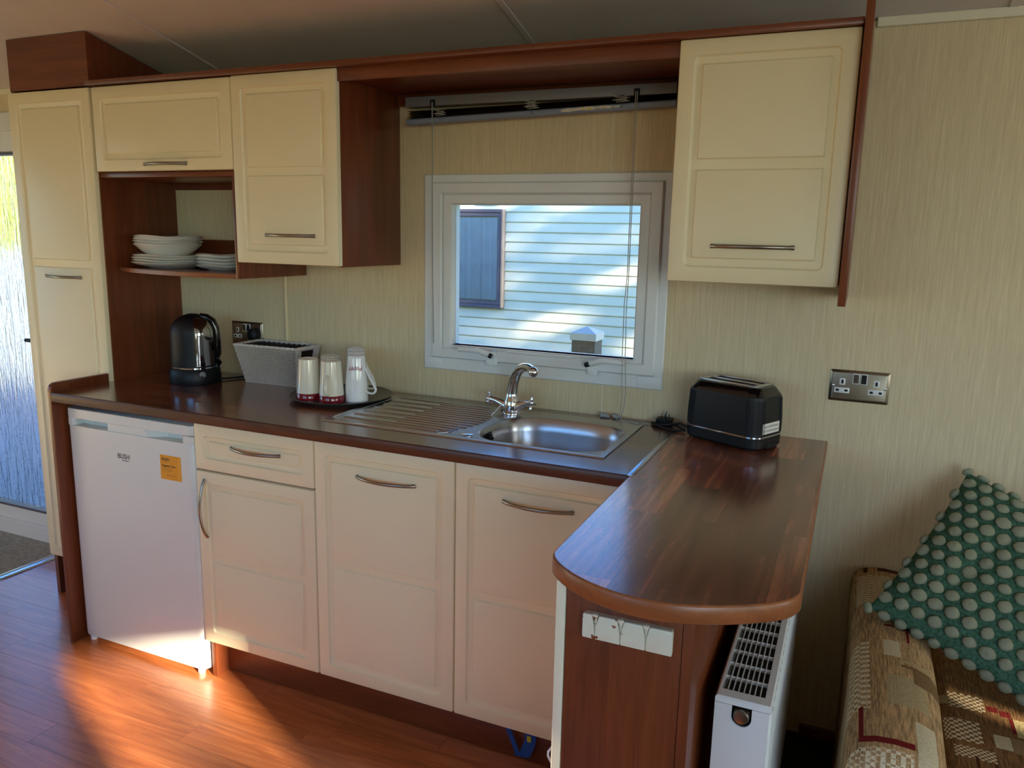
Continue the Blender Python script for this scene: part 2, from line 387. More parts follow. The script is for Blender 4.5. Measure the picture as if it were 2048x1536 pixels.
for x in (-1.36, -0.155, 1.055, 2.27, 3.48):
    n += 1; bm = bmesh.new()
    prism(bm, [(0.0, CEIL(0)+.001), (-1.8, CEIL(-1.8)+.001), (-1.8, CEIL(-1.8)-.004), (0.0, CEIL(0)-.004)], 'x', x-0.009, x+0.009)
    struct('trim_%d' % n, bm, M['ceiling'])
n += 1; struct('trim_%d' % n, B(1.98, XR, -0.014, 0.0, 1.972, 1.9955, bev=.003), M['cream_edge'])
n += 1; struct('trim_%d' % n, B(XL, -0.82, -0.014, 0.0, 1.972, 1.9955, bev=.003), M['cream_edge'])
n += 1; bm = bmesh.new(); lathe(bm, [(0.0075, 0.935), (0.0075, 1.30)], (0.1, -0.001, 0), 12); struct('trim_%d' % n, bm, M['wall'], smooth=40)
for z0, z1 in ((0.902, 0.997), (1.629, 1.84)):
    n += 1; struct('trim_%d' % n, B(1.3055, 1.3085, -0.0012, 0.0, z0, z1), M['cream_edge'])
struct('baseboard_back', B(1.96, XR, -0.012, 0.0, 0.0, 0.035, bev=.003), M['wood_x'])
# floors: sheet base, planks that can be told apart, carpets
fl = struct('floor', B(-1.142, 1.86, YF, 0.0, -0.05, -0.0016), M['plank'])
PW, PL = 0.0935, 0.62
rows = int(1.75/PW)+2
pm = {}
for r in range(rows):
    y1 = -0.345-r*PW; off = (r*0.37+0.13*(r % 3)) % 1.0
    x = -1.142-off*PL
    while x < 1.6:
        a, b = max(x, -1.142)+0.0004, min(x+PL, 1.86)-0.0004
        if b-a > 0.02 and not (y1 > -0.6 and a > 0.9):
            bm = B(a, b, y1-PW+0.0004, y1-0.0004, -0.003, 0.0)
            obj('plank', bm, M['plank'], fl, smooth=0)
        x += PL
struct('floor_carpet', B(XL, -1.142, YF, 0.07, -0.05, 0.004), M['carpet'])
struct('floor_carpet_dark', B(1.86, XR, YF, 0.0, -0.05, 0.0), M['dark_carpet'])
n += 1; bm = bmesh.new(); prism(bm, [(-1.162, 0.004), (-1.158, 0.009), (-1.15, 0.0095), (-1.146, 0.006), (-1.138, 0.0065), (-1.128, 0.0055), (-1.122, 0.0)], 'y', YF, 0.0)
struct('trim_%d' % n, bm, M['alu'], smooth=30)

# ------------------------------------------------------------------ window over the sink
wi = struct('window_1', B(WIN[0], WIN[1], 0.005, 0.055, 1.047, 1.050), M['white_plastic'])
bm = bmesh.new(); frame_ring(bm, 0.682, 1.493, 0.997, 1.629, 0.042, -0.010, 0.0, 0.003); obj('architrave', bm, M['white_plastic'], wi, smooth=30)
bm = bmesh.new(); frame_ring(bm, 0.716, 1.469, 1.038, 1.604, 0.036, -0.021, 0.06, 0.004); obj('outer_frame', bm, M['white_plastic'], wi, smooth=30)
sash = obj('sash', (lambda b: (frame_ring(b, 0.752, 1.433, 1.050, 1.568, 0.0325, -0.012, 0.045, 0.004), b)[1])(bmesh.new()), M['white_plastic'], wi, smooth=30)
bm = bmesh.new(); frame_ring(bm, 0.778, 1.430-0.003, 1.0765, 1.553, 0.006, -0.004, 0.03, 0.002); obj('glazing_bead', bm, M['white_plastic'], sash, smooth=30)
obj('pane', B(0.776, 1.429, 0.016, 0.020, 1.075, 1.552), M['pane'], wi, smooth=0)
for zc, (x0, x1) in ((1.012, (0.690, 0.75)), (1.012, (1.42, 1.485))):
    obj('corner_block', B(x0-.006, x1+.004, -0.0125, -0.004, 0.999, 1.036, bev=.003), M['white_plastic'], wi)
for xc, s in ((0.948, -1), (1.268, 1)):   # two cockspur handles, levers pointing outwards
    h = obj('window_handle', B(xc-.028 - s*.018, xc+.028 - s*.018, -0.020, -0.010, 1.055, 1.077, bev=.006, seg=3), M['white_plastic'], wi)
    bm = bmesh.new(); lathe(bm, [(.011, 0), (.011, .020), (.009, .022)], (0, 0, 0), 16)
    bmesh.ops.rotate(bm, verts=bm.verts[:], cent=(0, 0, 0), matrix=Matrix.Rotation(PI/2, 3, 'X')); bmesh.ops.translate(bm, verts=bm.verts[:], vec=(xc, -0.018, 1.066))
    obj('hub', bm, M['white_plastic'], h)
    bm = bmesh.new(); tube(bm, [(xc, -.040, 1.064), (xc+s*.022, -.046, 1.070), (xc+s*.045, -.048, 1.079), (xc+s*.075, -.048, 1.079), (xc+s*.118, -.046, 1.076)], [.011, .0105, .0105, .0100, .0090], 12, 0.7); obj('lever', bm, M['white_plastic'], h)
    bm = bmesh.new(); tube(bm, [(xc-s*.003, -.047, 1.061), (xc+s*.007, -.0505, 1.065)], .0078, 12); obj('lock_button', bm, M['black'], h)
    bm = bmesh.new(); box(bm, xc-.005, xc+.011, -.028, -.014, 1.030, 1.058, bev=.003); obj('spur', bm, M['white_plastic'], h)
    obj('keeper', B(xc-.016+s*.012, xc+.016+s*.012, -.027, -.02, 1.026, 1.048, bev=.002), M['white_plastic'], wi)

# ------------------------------------------------------------------ glazed door and side light at the left
d = struct('door_1', B(-2.02, -1.02, 0.0, 0.07, 0.0, 0.05), M['white_plastic'])
bm = bmesh.new(); frame_ring(bm, -2.06, -0.98, 0.0, 1.905, 0.075, -0.012, 0.07, 0.005); obj('door_frame', bm, M['white_plastic'], d, smooth=30)
bm = bmesh.new(); frame_ring(bm, -1.985, -1.055, 0.045, 1.835, 0.095, 0.005, 0.06, 0.006); leaf = obj('door_leaf', bm, M['white_plastic'], d, smooth=30)
bm = bmesh.new(); frame_ring(bm, -1.895, -1.145, 0.135, 1.745, 0.012, 0.0, 0.05, 0.003); obj('glazing_bead', bm, M['navy'], leaf, smooth=30)
obj('glass', B(-1.89, -1.15, 0.028, 0.034, 0.14, 1.742), M['obscure'], d, smooth=0)
bm = bmesh.new(); tube(bm, [(-1.10, 0.0, 0.955), (-1.10, -0.045, 0.955), (-1.12, -0.052, 0.955), (-1.27, -0.052, 0.953)], [.011, .010, .010, .008], 10); obj('door_handle', bm, M['black'], d)
w2 = struct('window_2', (lambda b: (frame_ring(b, -3.05, -2.15, 0.1, 1.86, 0.06, -0.01, 0.07, 0.004), b)[1])(bmesh.new()), M['white_plastic'])
obj('glass', B(-2.995, -2.205, 0.028, 0.034, 0.155, 1.805), M['obscure'], w2, smooth=0)

# ------------------------------------------------------------------ what stands outside
struct('ground', B(-40, 40, -40, 40, -0.75, -0.62), M['grass'])
cv = thing('static_caravan', 'cream shiplap neighbouring caravan seen through the kitchen window', 'caravan', (0.0, 5.1, -0.62))
pitch = 0.0985
zb0 = 0.20
obj('wall', B(-6.5, 5, 5.10, 5.18, -0.3, 2.75), M['siding'], cv, smooth=0)
for k in range(-2, 25):
    z = zb0+k*pitch; bm = bmesh.new()
    prism(bm, [(5.10, z), (5.072, z), (5.070, z+.008), (5.084, z+pitch-.014), (5.092, z+pitch-.004), (5.10, z+pitch-.002)], 'x', -5.5, 4.5)
    obj('board', bm, M['siding'], cv, smooth=0)
fw = obj('window', (lambda b: (frame_ring(b, -2.75, -1.31, 0.70, 1.70, 0.035, 5.02, 5.09, 0.006), b)[1])(bmesh.new()), M['navy'], cv, smooth=30)
bm = bmesh.new(); frame_ring(bm, -2.716, -1.344, 0.734, 1.666, 0.04, 5.03, 5.075, 0.006); obj('casement', bm, M['navy'], fw, smooth=30)
bm = bmesh.new(); rings = []
for i in range(91):
    x = -2.69+1.32*i/90; y = 5.055+0.009*math.sin(i*1.15)+0.005*math.sin(i*2.7+1)
    rings.append([(x, y, 0.785), (x, y, 1.615)])
loft(bm, rings, False, False, False); obj('curtain', bm, M['curtain'], fw, smooth=60)
obj('pane', B(-2.68, -1.378, 5.036, 5.039, 0.76, 1.64), M['pane'], fw, smooth=0)
obj('vent_cover', B(-1.62, -1.38, 5.055, 5.075, 1.745, 1.775, bev=.004), M['cream_edge'], cv)
po = thing('deck_post', 'weathered wooden post with white pyramid cap outside the window', 'post', (1.062, 0.58, -0.62))
obj('shaft', B(1.015, 1.109, 0.533, 0.627, -0.62, 1.062, bev=.004), M['post'], po)
bm = bmesh.new(); loft(bm, [[(1.062+a*.052, .58+b*.052, z) for a, b in ((-1, -1), (1, -1), (1, 1), (-1, 1))] for z in (1.055, 1.082)]+[[(1.062+a*.004, .58+b*.004, 1.104) for a, b in ((-1, -1), (1, -1), (1, 1), (-1, 1))]])
obj('cap', bm, M['white_plastic'], po, smooth=0)
fe = thing('garden_fence', 'grey blue boarded fence seen blurred through the door glass', 'fence', (-8.0, 3.4, -0.62))
for k in range(60):
    x = -14+k*0.17
    obj('fence_board', B(x, x+0.155, 3.4, 3.42, -0.62, 1.18), M['fence'], fe, smooth=0)
obj('fence_rail', B(-14, -3.8, 3.42, 3.46, 0.7, 0.78), M['fence'], fe, smooth=0)
obj('decking', B(-8, -0.9, 0.08, 2.6, -0.2, -0.04), M['fence'], None, 'pale decking platform outside the glazed door', 'decking')
def leaf_cloud(c, rx, ry, rz, n, sz, gaps=()):
    bm = bmesh.new()
    for _ in range(n):
        while True:
            p = Vector((random.uniform(-1, 1), random.uniform(-1, 1), random.uniform(-1, 1)))
            if p.length >= 1: continue
            p = Vector((c[0]+p.x*rx, c[1]+p.y*ry, c[2]+p.z*rz))
            h = p-sd*((p.y-5.07)/sd.y)          # gaps in the crown, seen along the sun's rays
            if not any(((h.x-gx)/ga)**2+((h.z-gz-(h.x-gx)*gs)/gb)**2 < 1 for gx, gz, ga, gb, gs in gaps): break
        a = Vector((random.gauss(0, 1), random.gauss(0, 1), random.gauss(0, 1))).normalized(); b = a.orthogonal().normalized(); s = sz*random.uniform(.6, 1.3)
        b.rotate(Matrix.Rotation(random.uniform(0, 6.28), 3, a)); cc = a.cross(b)
        bm.faces.new([bm.verts.new(p+q) for q in (b*s, cc*s*.5+a*s*.15, -b*s, -cc*s*.5+a*s*.15)])
    return bm
hd = thing('garden_hedge', 'sunlit yellow green hedge behind the boarded fence', 'hedge', (-13.2, 6.2, -0.62))
obj('foliage', leaf_cloud((-13.2, 6.2, 1.6), 6.3, 1.6, 2.6, 5200, 0.22), M['leaf'], hd, smooth=0, kind='stuff')
for i in range(5):
    x = -18+i*2.2; bm = bmesh.new(); tube(bm, [(x, 6.2, -.62), (x+.1, 6.25, .6), (x, 6.2, 2.0)], [.08, .06, .03], 8); obj('stem', bm, M['bark'], hd)
GAPS = ((-.78, .62, .42, .10, .10), (-1.5, .50, .3, .09, 0), (-.55, 1.33, .5, .05, .25), (.25, 1.22, .3, .07, .3), (.2, .42, .35, .10, .1), (-.95, 1.66, .35, .05, .1))
for tx, ty, top, nl, rr in ((13.2, -6.6, 4.3, 60, 1.5), (11.5, -0.6, 4.6, 2300, 2.4)):
    tr = thing('garden_tree', 'loose leafy tree %s the caravan, dappling the sunlight' % ('in front of' if ty < -2 else 'beside'), 'tree', (tx, ty, -.62))
    bm = bmesh.new(); tube(bm, [(tx, ty, -.62), (tx+.1, ty, 1.0), (tx-.1, ty+.1, 2.6), (tx, ty, top)], [.16, .13, .09, .04], 10); obj('trunk', bm, M['bark'], tr)
    obj('foliage', leaf_cloud((tx, ty, top-.2), rr, rr, 1.3, nl, 0.16, GAPS if ty > -2 else ()), M['leaf'], tr, smooth=0, kind='stuff')

# ------------------------------------------------------------------ kitchen furniture
def door(parent, x0, x1, z0, z1, y, panels, name='door', mat=None, t=.018, label=None):
    mat = mat or M['cream']; bm = bmesh.new()
    L = lambda i, r, yy: [(x, yy, z) for x, z in rrect(x0+i, x1-i, z0+i, z1-i, r)]
    loft(bm, [L(0, .004, y+t), L(0, .004, y+.004), L(.0015, .004, y+.001), L(.004, .004, y), L(.036, .015, y), L(.037, .014, y+.0015), L(.0395, .0115, y+.0055), L(.041, .010, y+.0062)])
    d = obj(name, bm, mat, parent, label=label, smooth=30)
    for (a, b, c, e) in panels:
        bm = bmesh.new(); Q = lambda i, yy: [(x, yy, z) for x, z in rrect(a+i, b-i, c+i, e-i, .0015, 2)]
        loft(bm, [Q(0, y+.0068), Q(0, y+.0060), Q(.0030, y+.0016), Q(.0045, y+.0012)], True, True)
        obj('panel', bm, mat, d, smooth=30)
    return d
def bow(parent, p0, p1, out, bulge, up, r=.0048):
    p0, p1, out = Vector(p0), Vector(p1), Vector(out); N = 18
    pts = [p0+(p1-p0)*(i/N)+out*(bulge*math.sin(PI*i/N)**0.7) for i in range(N+1)]
    rs = [r*(1.25 if i in (0, N) else 1.0) for i in range(N+1)]
    bm = bmesh.new(); tube(bm, pts, rs, 12, 0.7, up)
    return obj('handle', bm, M['nickel'], parent, smooth=50)
# tall larder cupboard
lar = thing('tall_cupboard', 'tall cream larder cupboard with walnut sides, between the glazed door and the worktop', 'cupboard', (-0.61, -0.17, 0))
for x0, x1 in ((-0.424, -0.4075), (-0.818, -0.80)):
    bm = bmesh.new(); prism(bm, [(-.001, 0.0), (-.327, 0.0), (-.327, CEIL(-.327)-.003), (-.001, CEIL(0)-.003)], 'x', x0, x1); obj('side_panel', bm, M['wood'], lar, smooth=0)
bm = bmesh.new(); prism(bm, [(-.327, 1.902), (-.343, 1.902), (-.343, CEIL(-.343)-.003), (-.327, CEIL(-.327)-.003)], 'x', -.80, -.4075); obj('filler_panel', bm, M['wood_x'], lar, smooth=0)
obj('plinth', B(-.80, -.424, -.30, -.284, 0, .165), M['wood_x'], lar, smooth=0)
obj('base_board', B(-.80, -.424, -.325, -.005, .165, .183), M['cream_edge'], lar, smooth=0)
dd = door(lar, -.818, -.412, .17, 1.897, -.345, [(-.760, -.470, 1.322, 1.842), (-.760, -.470, .226, 1.296)])
bow(dd, (-.697, -.345, 1.263), (-.514, -.345, 1.263), (0, -1, 0), .026, (0, 0, 1))
# flap-door wall cabinet
fc = thing('wall_cabinet', 'wide low cream wall cabinet with a flap door, above the open shelf of crockery', 'cabinet', (-0.1, -0.17, 1.60), 'cream wall cabinets')
obj('base_board', B(-.4065, .1985, -.325, -.001, 1.606, 1.622, bev=.001), M['wood_x'], fc)
obj('back_rail', B(-.4065, .180, -.014, -.001, 1.583, 1.606), M['wood_x'], fc, smooth=0)
obj('top_board', B(-.4065, .1985, -.325, -.001, 1.88, 1.8975), M['wood_x'], fc, smooth=0)
dd = door(fc, -.3975, .1968, 1.624, 1.896, -.345, [(-.342, .141, 1.680, 1.840)], name='flap_door')
bow(dd, (-.176, -.345, 1.645), (.009, -.345, 1.645), (0, -1, 0), .026, (0, 0, 1))
# open shelf
sh = thing('open_shelf', 'walnut open shelf with curved front edge holding white plates and bowls', 'shelf', (-0.1, -0.17, 1.286))
obj('end_panel', B(.180, .1965, -.333, -.001, 1.287, 1.606, bev=.001), M['wood'], sh)
def smooth_poly(p, it=2):
    for _ in range(it):
        q = [p[0]]
        for a, b in zip(p, p[1:]): q += [(a[0]*.75+b[0]*.25, a[1]*.75+b[1]*.25), (a[0]*.25+b[0]*.75, a[1]*.25+b[1]*.75)]
        p = q+[p[-1]]
    return p
curve = smooth_poly([(-.4065, -.272), (-.34, -.295), (-.25, -.322), (-.13, -.345), (0.0, -.352), (.10, -.345), (.180, -.331)])
bm = bmesh.new(); prism(bm, [(.180, -.002), (-.4065, -.002)]+curve, 'z', 1.287, 1.302); obj('shelf_board', bm, M['wood_x'], sh, smooth=40)
bm = bmesh.new(); loft(bm, [[(x, y-.0012+k[0], k[1]) for k in ((.001, 1.2868), (-.0004, 1.288), (-.0004, 1.301), (.001, 1.3022))] for x, y in curve], True, True); obj('edging', bm, M['wood_edge'], sh, smooth=40)
obj('back_rail', B(-.4065, .180, -.014, -.002, 1.302, 1.402, bev=.001), M['wood_x'], sh)
# two-panel wall cabinets
def wall_cab(label, x0, x1, y, hx0, hx1, parts):
    c = thing('wall_cabinet', label, 'cabinet', ((x0+x1)/2, -.17, 1.335), 'cream wall cabinets')
    dd = door(c, x0+.001, x1-.001, 1.340, 1.898, y, [(x0+.055, x1-.055, 1.628, 1.843), (x0+.055, x1-.055, 1.397, 1.605)])
    bow(dd, (hx0, y, 1.427), (hx1, y, 1.427), (0, -1, 0), .026, (0, 0, 1))
    for nm, (a, b, yy, z0, z1) in parts: obj(nm, B(a, b, yy, -.001, z0, z1, bev=.0012), M['wood'], c)
    return c
wall_cab('cream two-panel wall cabinet left of the window, its walnut side facing the window', .1985, .587, -.345, .317, .502,
         [('side_panel', (.5695, .5865, -.326, 1.337, 1.897)), ('side_panel', (.1985, .213, -.326, 1.345, 1.897)), ('base_board', (.213, .5695, -.326, 1.345, 1.36))])
wall_cab('cream two-panel wall cabinet right of the window with long walnut side board', 1.5635, 1.957, -.349, 1.667, 1.854,
         [('side_panel', (1.9585, 1.9755, -.374, 1.300, 1.945)), ('side_panel', (1.5635, 1.579, -.330, 1.345, 1.897)), ('base_board', (1.579, 1.9585, -.330, 1.345, 1.36))])
# pelmet running over all wall units
pe = thing('pelmet', 'long walnut pelmet board running over the wall cabinets and above the window', 'pelmet', (.78, -.17, 1.84))
obj('top_board', B(-.4065, 1.9575, -.363, -.001, 1.899, 1.914, bev=.002), M['wood_x'], pe)
obj('fascia', B(.588, 1.5625, -.338, -.321, 1.862, 1.8985, bev=.0015), M['wood_x'], pe)
obj('soffit', B(.588, 1.5625, -.321, -.001, 1.876, 1.891, bev=.001), M['wood_x'], pe)
obj('back_rail', B(.588, 1.5625, -.020, -.001, 1.841, 1.876, bev=.001), M['wood_x'], pe)
# worktops
def slab_hole(x0, x1, y0, y1, z0, z1, h):
    bm = bmesh.new(); X = [x0, h[0], h[1], x1]; Y = [y0, h[2], h[3], y1]
    q = lambda *p: bm.faces.new([bm.verts.new(a) for a in p])
    for i in range(3):
        for j in range(3):
            if i == 1 and j == 1: continue
            for z in (z0, z1): q((X[i], Y[j], z), (X[i+1], Y[j], z), (X[i+1], Y[j+1], z), (X[i], Y[j+1], z))
    for (a, b) in (((x0, y0), (x1, y0)), ((x1, y0), (x1, y1)), ((x1, y1), (x0, y1)), ((x0, y1), (x0, y0)), ((h[0], h[2]), (h[1], h[2])), ((h[1], h[2]), (h[1], h[3])), ((h[1], h[3]), (h[0], h[3])), ((h[0], h[3]), (h[0], h[2]))):
        pts = [(a[0]+(b[0]-a[0])*t, a[1]+(b[1]-a[1])*t) for t in (0, 1)]
        q((*pts[0], z0), (*pts[1], z0), (*pts[1], z1), (*pts[0], z1))
    bmesh.ops.remove_doubles(bm, verts=bm.verts[:], dist=1e-5); return bm
wt = thing('worktop', 'long dark walnut worktop along the wall under the window', 'worktop', (.57, -.285, .868))
obj('surface', slab_hole(-.4070, 1.549, -.569, -.001, .869, .900, (1.03, 1.456, -.455, -.115)), M['worktop_x'], wt, smooth=0)
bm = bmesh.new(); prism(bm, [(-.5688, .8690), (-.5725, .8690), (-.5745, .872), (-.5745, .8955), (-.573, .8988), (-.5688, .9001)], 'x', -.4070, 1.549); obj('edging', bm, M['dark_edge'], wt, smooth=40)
arc = smooth_poly([(1.5555, -1.045), (1.5575, -1.082), (1.594, -1.124), (1.649, -1.158), (1.712, -1.1765), (1.774, -1.176), (1.830, -1.158), (1.882, -1.130), (1.935, -1.093), (1.9585, -1.055), (1.9585, -1.02)])
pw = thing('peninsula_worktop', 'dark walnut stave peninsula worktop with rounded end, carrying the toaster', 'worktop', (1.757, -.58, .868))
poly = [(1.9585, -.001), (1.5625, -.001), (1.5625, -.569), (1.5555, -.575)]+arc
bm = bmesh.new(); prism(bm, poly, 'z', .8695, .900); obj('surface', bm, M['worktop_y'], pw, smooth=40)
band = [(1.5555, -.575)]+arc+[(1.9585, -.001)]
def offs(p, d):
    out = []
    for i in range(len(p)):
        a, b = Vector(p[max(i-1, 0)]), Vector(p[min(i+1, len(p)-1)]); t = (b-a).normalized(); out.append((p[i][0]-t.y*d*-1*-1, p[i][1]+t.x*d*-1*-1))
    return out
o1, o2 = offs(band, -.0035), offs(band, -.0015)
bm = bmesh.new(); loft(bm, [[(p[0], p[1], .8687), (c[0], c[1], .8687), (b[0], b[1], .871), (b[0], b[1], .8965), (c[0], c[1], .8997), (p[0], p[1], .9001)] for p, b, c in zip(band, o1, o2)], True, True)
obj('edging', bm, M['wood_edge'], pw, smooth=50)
obj('joining_strip', B(1.5485, 1.5632, -.572, -.018, .8985, .9018, bev=.0008), M['alu'], None, 'bright aluminium strip joining the two worktops', 'strip')
ep = thing('end_panel', 'walnut end panel with rounded top corner left of the fridge', 'panel', (-.416, -.46, 0))
bm = bmesh.new(); pr = [(-.350, 0), (-.572, 0), (-.572, .905)]+[(-.549-.023*math.cos(a), .907+.023*math.sin(a)) for a in [PI/2*k/6 for k in range(7)]]+[(-.350, .930)]
prism(bm, pr, 'x', -.4245, -.4085, bev=.0012); obj('board', bm, M['wood'], ep, smooth=30)
# base units
du = thing('drawer_unit', 'cream base unit with one drawer over one door, right of the fridge', 'cabinet', (.40, -.27, 0), 'cream base units')
obj('side_panel', B(.178, .1975, -.515, -.005, 0, .8675, bev=.001), M['wood'], du)
obj('side_panel', B(.606, .6215, -.515, -.005, .132, .8675), M['wood'], du, smooth=0)
obj('base_board', B(.1975, .606, -.515, -.005, .132, .147), M['cream_edge'], du, smooth=0)
obj('front_rail', B(.1975, .606, -.515, -.49, .70, .718), M['dark'], du, smooth=0)
dr = door(du, .1720, .6205, .712, .857, -.534, [(.228, .565, .765, .806)], name='drawer')
bow(dr, (.317, -.534, .795), (.503, -.534, .795), (0, -1, 0), .026, (0, 0, 1))
dd = door(du, .1720, .6205, .132, .7065, -.534, [(.226, .566, .4325, .651), (.226, .566, .192, .409)])
bow(dd, (.2055, -.534, .682), (.2055, -.534, .492), (0, -1, 0), .026, (1, 0, 0))
def base_unit(label, x0, x1, hx0, hx1):
    c = thing('base_cabinet', label, 'cabinet', ((x0+x1)/2, -.27, .13), 'cream base units')
    for a in (x0, x1-.015): obj('side_panel', B(a+.001, a+.014, -.515, -.005, .132, .74 if 1.03 < a < 1.1 else .8675), M['wood'], c, smooth=0)
    obj('base_board', B(x0+.015, x1-.015, -.515, -.005, .132, .147), M['cream_edge'], c, smooth=0)
    obj('front_rail', B(x0+.015, x1-.015, -.515, -.495, .84, .8675), M['dark'], c, smooth=0)
    dd = door(c, x0+.0015, x1-.0015, .132, .857, -.534, [(x0+.056, x1-.056, .507, .803), (x0+.056, x1-.056, .192, .484)])
    bow(dd, (hx0, -.534, .772), (hx1, -.534, .772), (0, -1, 0), .026, (0, 0, 1)); return c
base_unit('tall cream two-panel base cabinet door under the draining board', .6230, 1.0770, .769, .957)
base_unit('cream base cabinet in the corner under the sink bowl, partly behind the peninsula', 1.0775, 1.5310, 1.217, 1.407)
obj('kickboard', B(.1985, 1.570, -.466, -.449, 0.0005, .1315, bev=.001), M['wood_x'], None, 'dark walnut kickboard under the base cabinets', 'kickboard')
pc = thing('peninsula_cabinet', 'walnut peninsula cabinet carrying the coat hook rack', 'cabinet', (1.69, -.6, 0))
obj('end_panel', B(1.589, 1.7895, -1.092, -1.075, 0, .8685, bev=.001), M['wood'], pc)
obj('back_panel', B(1.7905, 1.8085, -1.094, -.003, 0, .8685, bev=.001), M['wood'], pc)
obj('side_door', B(1.570, 1.5875, -1.0935, -.585, .10, .862, bev=.002), M['cream_edge'], pc, label='cream door edge of the peninsula cabinet')
bm = bmesh.new(); tube(bm, [(1.5695, -1.085, .502), (1.562, -1.085, .515), (1.562, -1.085, .523), (1.5695, -1.085, .535)], .0022, 8); obj('wire_clip', bm, M['white_plastic'], pc)
st = thing('bag_strap', 'blue webbing strap with yellow mark dangling under the corner cabinet', 'strap', (1.26, -.487, .02))
def strap(p, wd, name):
    bm = bmesh.new(); loft(bm, [[(x-wd/2, y, z), (x+wd/2, y, z), (x+wd/2, y+.002, z), (x-wd/2, y+.002, z)] for x, y, z in p]); return obj(name, bm, M['blue'], st, smooth=0)
strap([(1.212, -.489, .132), (1.228, -.489, .095), (1.250, -.488, .045), (1.258, -.486, .022)], .016, 'webbing')
strap([(1.258, -.486, .022), (1.276, -.488, .03), (1.292, -.490, .075), (1.298, -.490, .132)], .034, 'webbing')
obj('printed_mark', B(1.284, 1.296, -.4912, -.490, .078, .096, bev=.0004), M['yellow_dot'], st)
# hook rack on the peninsula end
hk = thing('hook_rack', 'chipped white four-segment coat hook rack on the walnut end of the peninsula', 'hook rack', (1.70, -1.098, .775))
HX0, HX1, HZ0, HZ1 = 1.6245, 1.7765, .7760, .8190
def hookmat():
    t = NT('chipped_white'); t.set(Roughness=.35); v = t.coords(); nz = t.noise(v, 85, 2, .5); sep = t.n('SeparateXYZ'); t.l(v, sep.inputs[0])
    left = t.math('LESS_THAN', sep.outputs[0], -.004); chip = t.math('MULTIPLY', t.math('GREATER_THAN', nz, .655), left)
    t.l(t.mix(chip, srgb(214, 216, 196), srgb(120, 70, 44)), t.b.inputs['Base Color']); return t.m
M['chipped'] = hookmat()
obj('back_board', B(HX0+.002, HX1-.002, -1.1005, -1.0925, HZ0+.001, HZ1-.001), M['chipped'], hk, smooth=0)
cuts = [HX0+.0215, HX0+.0655, HX0+.1085]
edges = [HX0]+cuts+[HX1]
for k in range(4):
    a, b = edges[k], edges[k+1]; bm = bmesh.new(); N = 8; zz = [HZ0+(HZ1-HZ0)*i/N for i in range(N+1)]
    g = lambda z: .0005+.0060*((z-HZ0)/(HZ1-HZ0))**2.2
    pl = [(a+(g(z) if k > 0 else 0), z) for z in zz]; pr2 = [(b-(g(z) if k < 3 else 0), z) for z in zz]
    prism(bm, pl+pr2[::-1], 'y', -1.1085, -1.0995, bev=.0013); obj('segment', bm, M['chipped'], hk, smooth=35)
for c in cuts:
    bm = bmesh.new(); loft(bm, [[(c-wd, y, z), (c+wd, y, z), (c+wd*.8, y-.002, z), (c-wd*.8, y-.002, z)] for wd, y, z in ((.0008, -1.1045, HZ0+.004), (.0015, -1.103, HZ0+.02), (.003, -1.1035, HZ0+.034), (.0056, -1.107, HZ0+.042), (.0056, -1.1075, HZ0+.0445), (.0035, -1.105, HZ0+.0455))])
    obj('hook', bm, M['chipped'], hk, smooth=60)

# ------------------------------------------------------------------ fridge
fr = thing('fridge', 'white undercounter fridge with yellow sticker, below the worktop', 'fridge', (-.115, -.29, 0))
FD0, FD1, FY = -.3965, .1660, -.5340
obj('cabinet', B(FD0+.004, FD1-.004, FY+.062, -.04, .026, .8115, bev=.004), M['fridge'], fr)
def fdoor(x0, x1, z0, z1, yb, yf, r=.020):
    bm = bmesh.new()
    pts = [(x0, yb), (x1, yb)]+[(x1-r+r*math.cos(a), yf+r-r*math.sin(a)) for a in [PI/2*k/6 for k in range(7)]]+[(x0+r-r*math.sin(a), yf+r-r*math.cos(a)) for a in [PI/2*k/6 for k in range(7)]]
    prism(bm, pts, 'z', z0, z1, bev=.0022); return bm
obj('door', fdoor(FD0, FD1, .031, .785, FY+.056, FY), M['fridge'], fr, smooth=35)
obj('door_foot_trim', fdoor(FD0+.001, FD1-.001, .0225, .0302, FY+.056, FY+.001), M['fridge'], fr, smooth=35)
obj('lid', fdoor(FD0-.001, FD1+.001, .8125, .8435, -.04, FY-.002), M['fridge'], fr, smooth=35)
grip = obj('handle_recess', B(FD0+.003, FD1-.003, FY+.040, FY+.060, .785, .8122), M['fridge'], fr, smooth=0)
obj('recess_cheek', fdoor(FD0, FD0+.034, .785, .8105, FY+.05, FY+.001, .012), M['fridge'], grip, smooth=35)
obj('recess_cheek', fdoor(FD1-.050, FD1, .785, .8095, FY+.05, FY+.001, .012), M['fridge'], grip, smooth=35)
bm = bmesh.new(); loft(bm, [[(-.245, FY+.041, .785), (.022, FY+.041, .785), (.022, FY+.041, .8118), (-.245, FY+.041, .8118)], [(-.208, FY+.004, .785), (-.030, FY+.004, .785), (-.045, FY+.005, .8095), (-.208, FY+.005, .8095)]]); obj('finger_block', bm, M['fridge'], grip, smooth=0)
for fx in (FD0+.024, FD1-.035):
    bm = bmesh.new(); lathe(bm, [(.010, 0), (.012, .003), (.012, .014), (.009, .026)], (fx, FY+.018, 0), 14); obj('foot', bm, M['white_plastic'], fr)
bm = bmesh.new(); lathe(bm, [(.008, 0), (.010, .004), (.008, .028)], (FD1-.012, FY+.085, 0), 12); obj('rear_foot', bm, M['black'], fr)
YT = FY-.0007
PX = lambda x0, z0: (lambda u, v: Vector((x0+u, YT, z0+v)))
bm = text_bm('BUSH', .0225, PX(-.1660, .7000), .0005); obj('brand_print', bm, M['grey_ink'], fr, smooth=0)
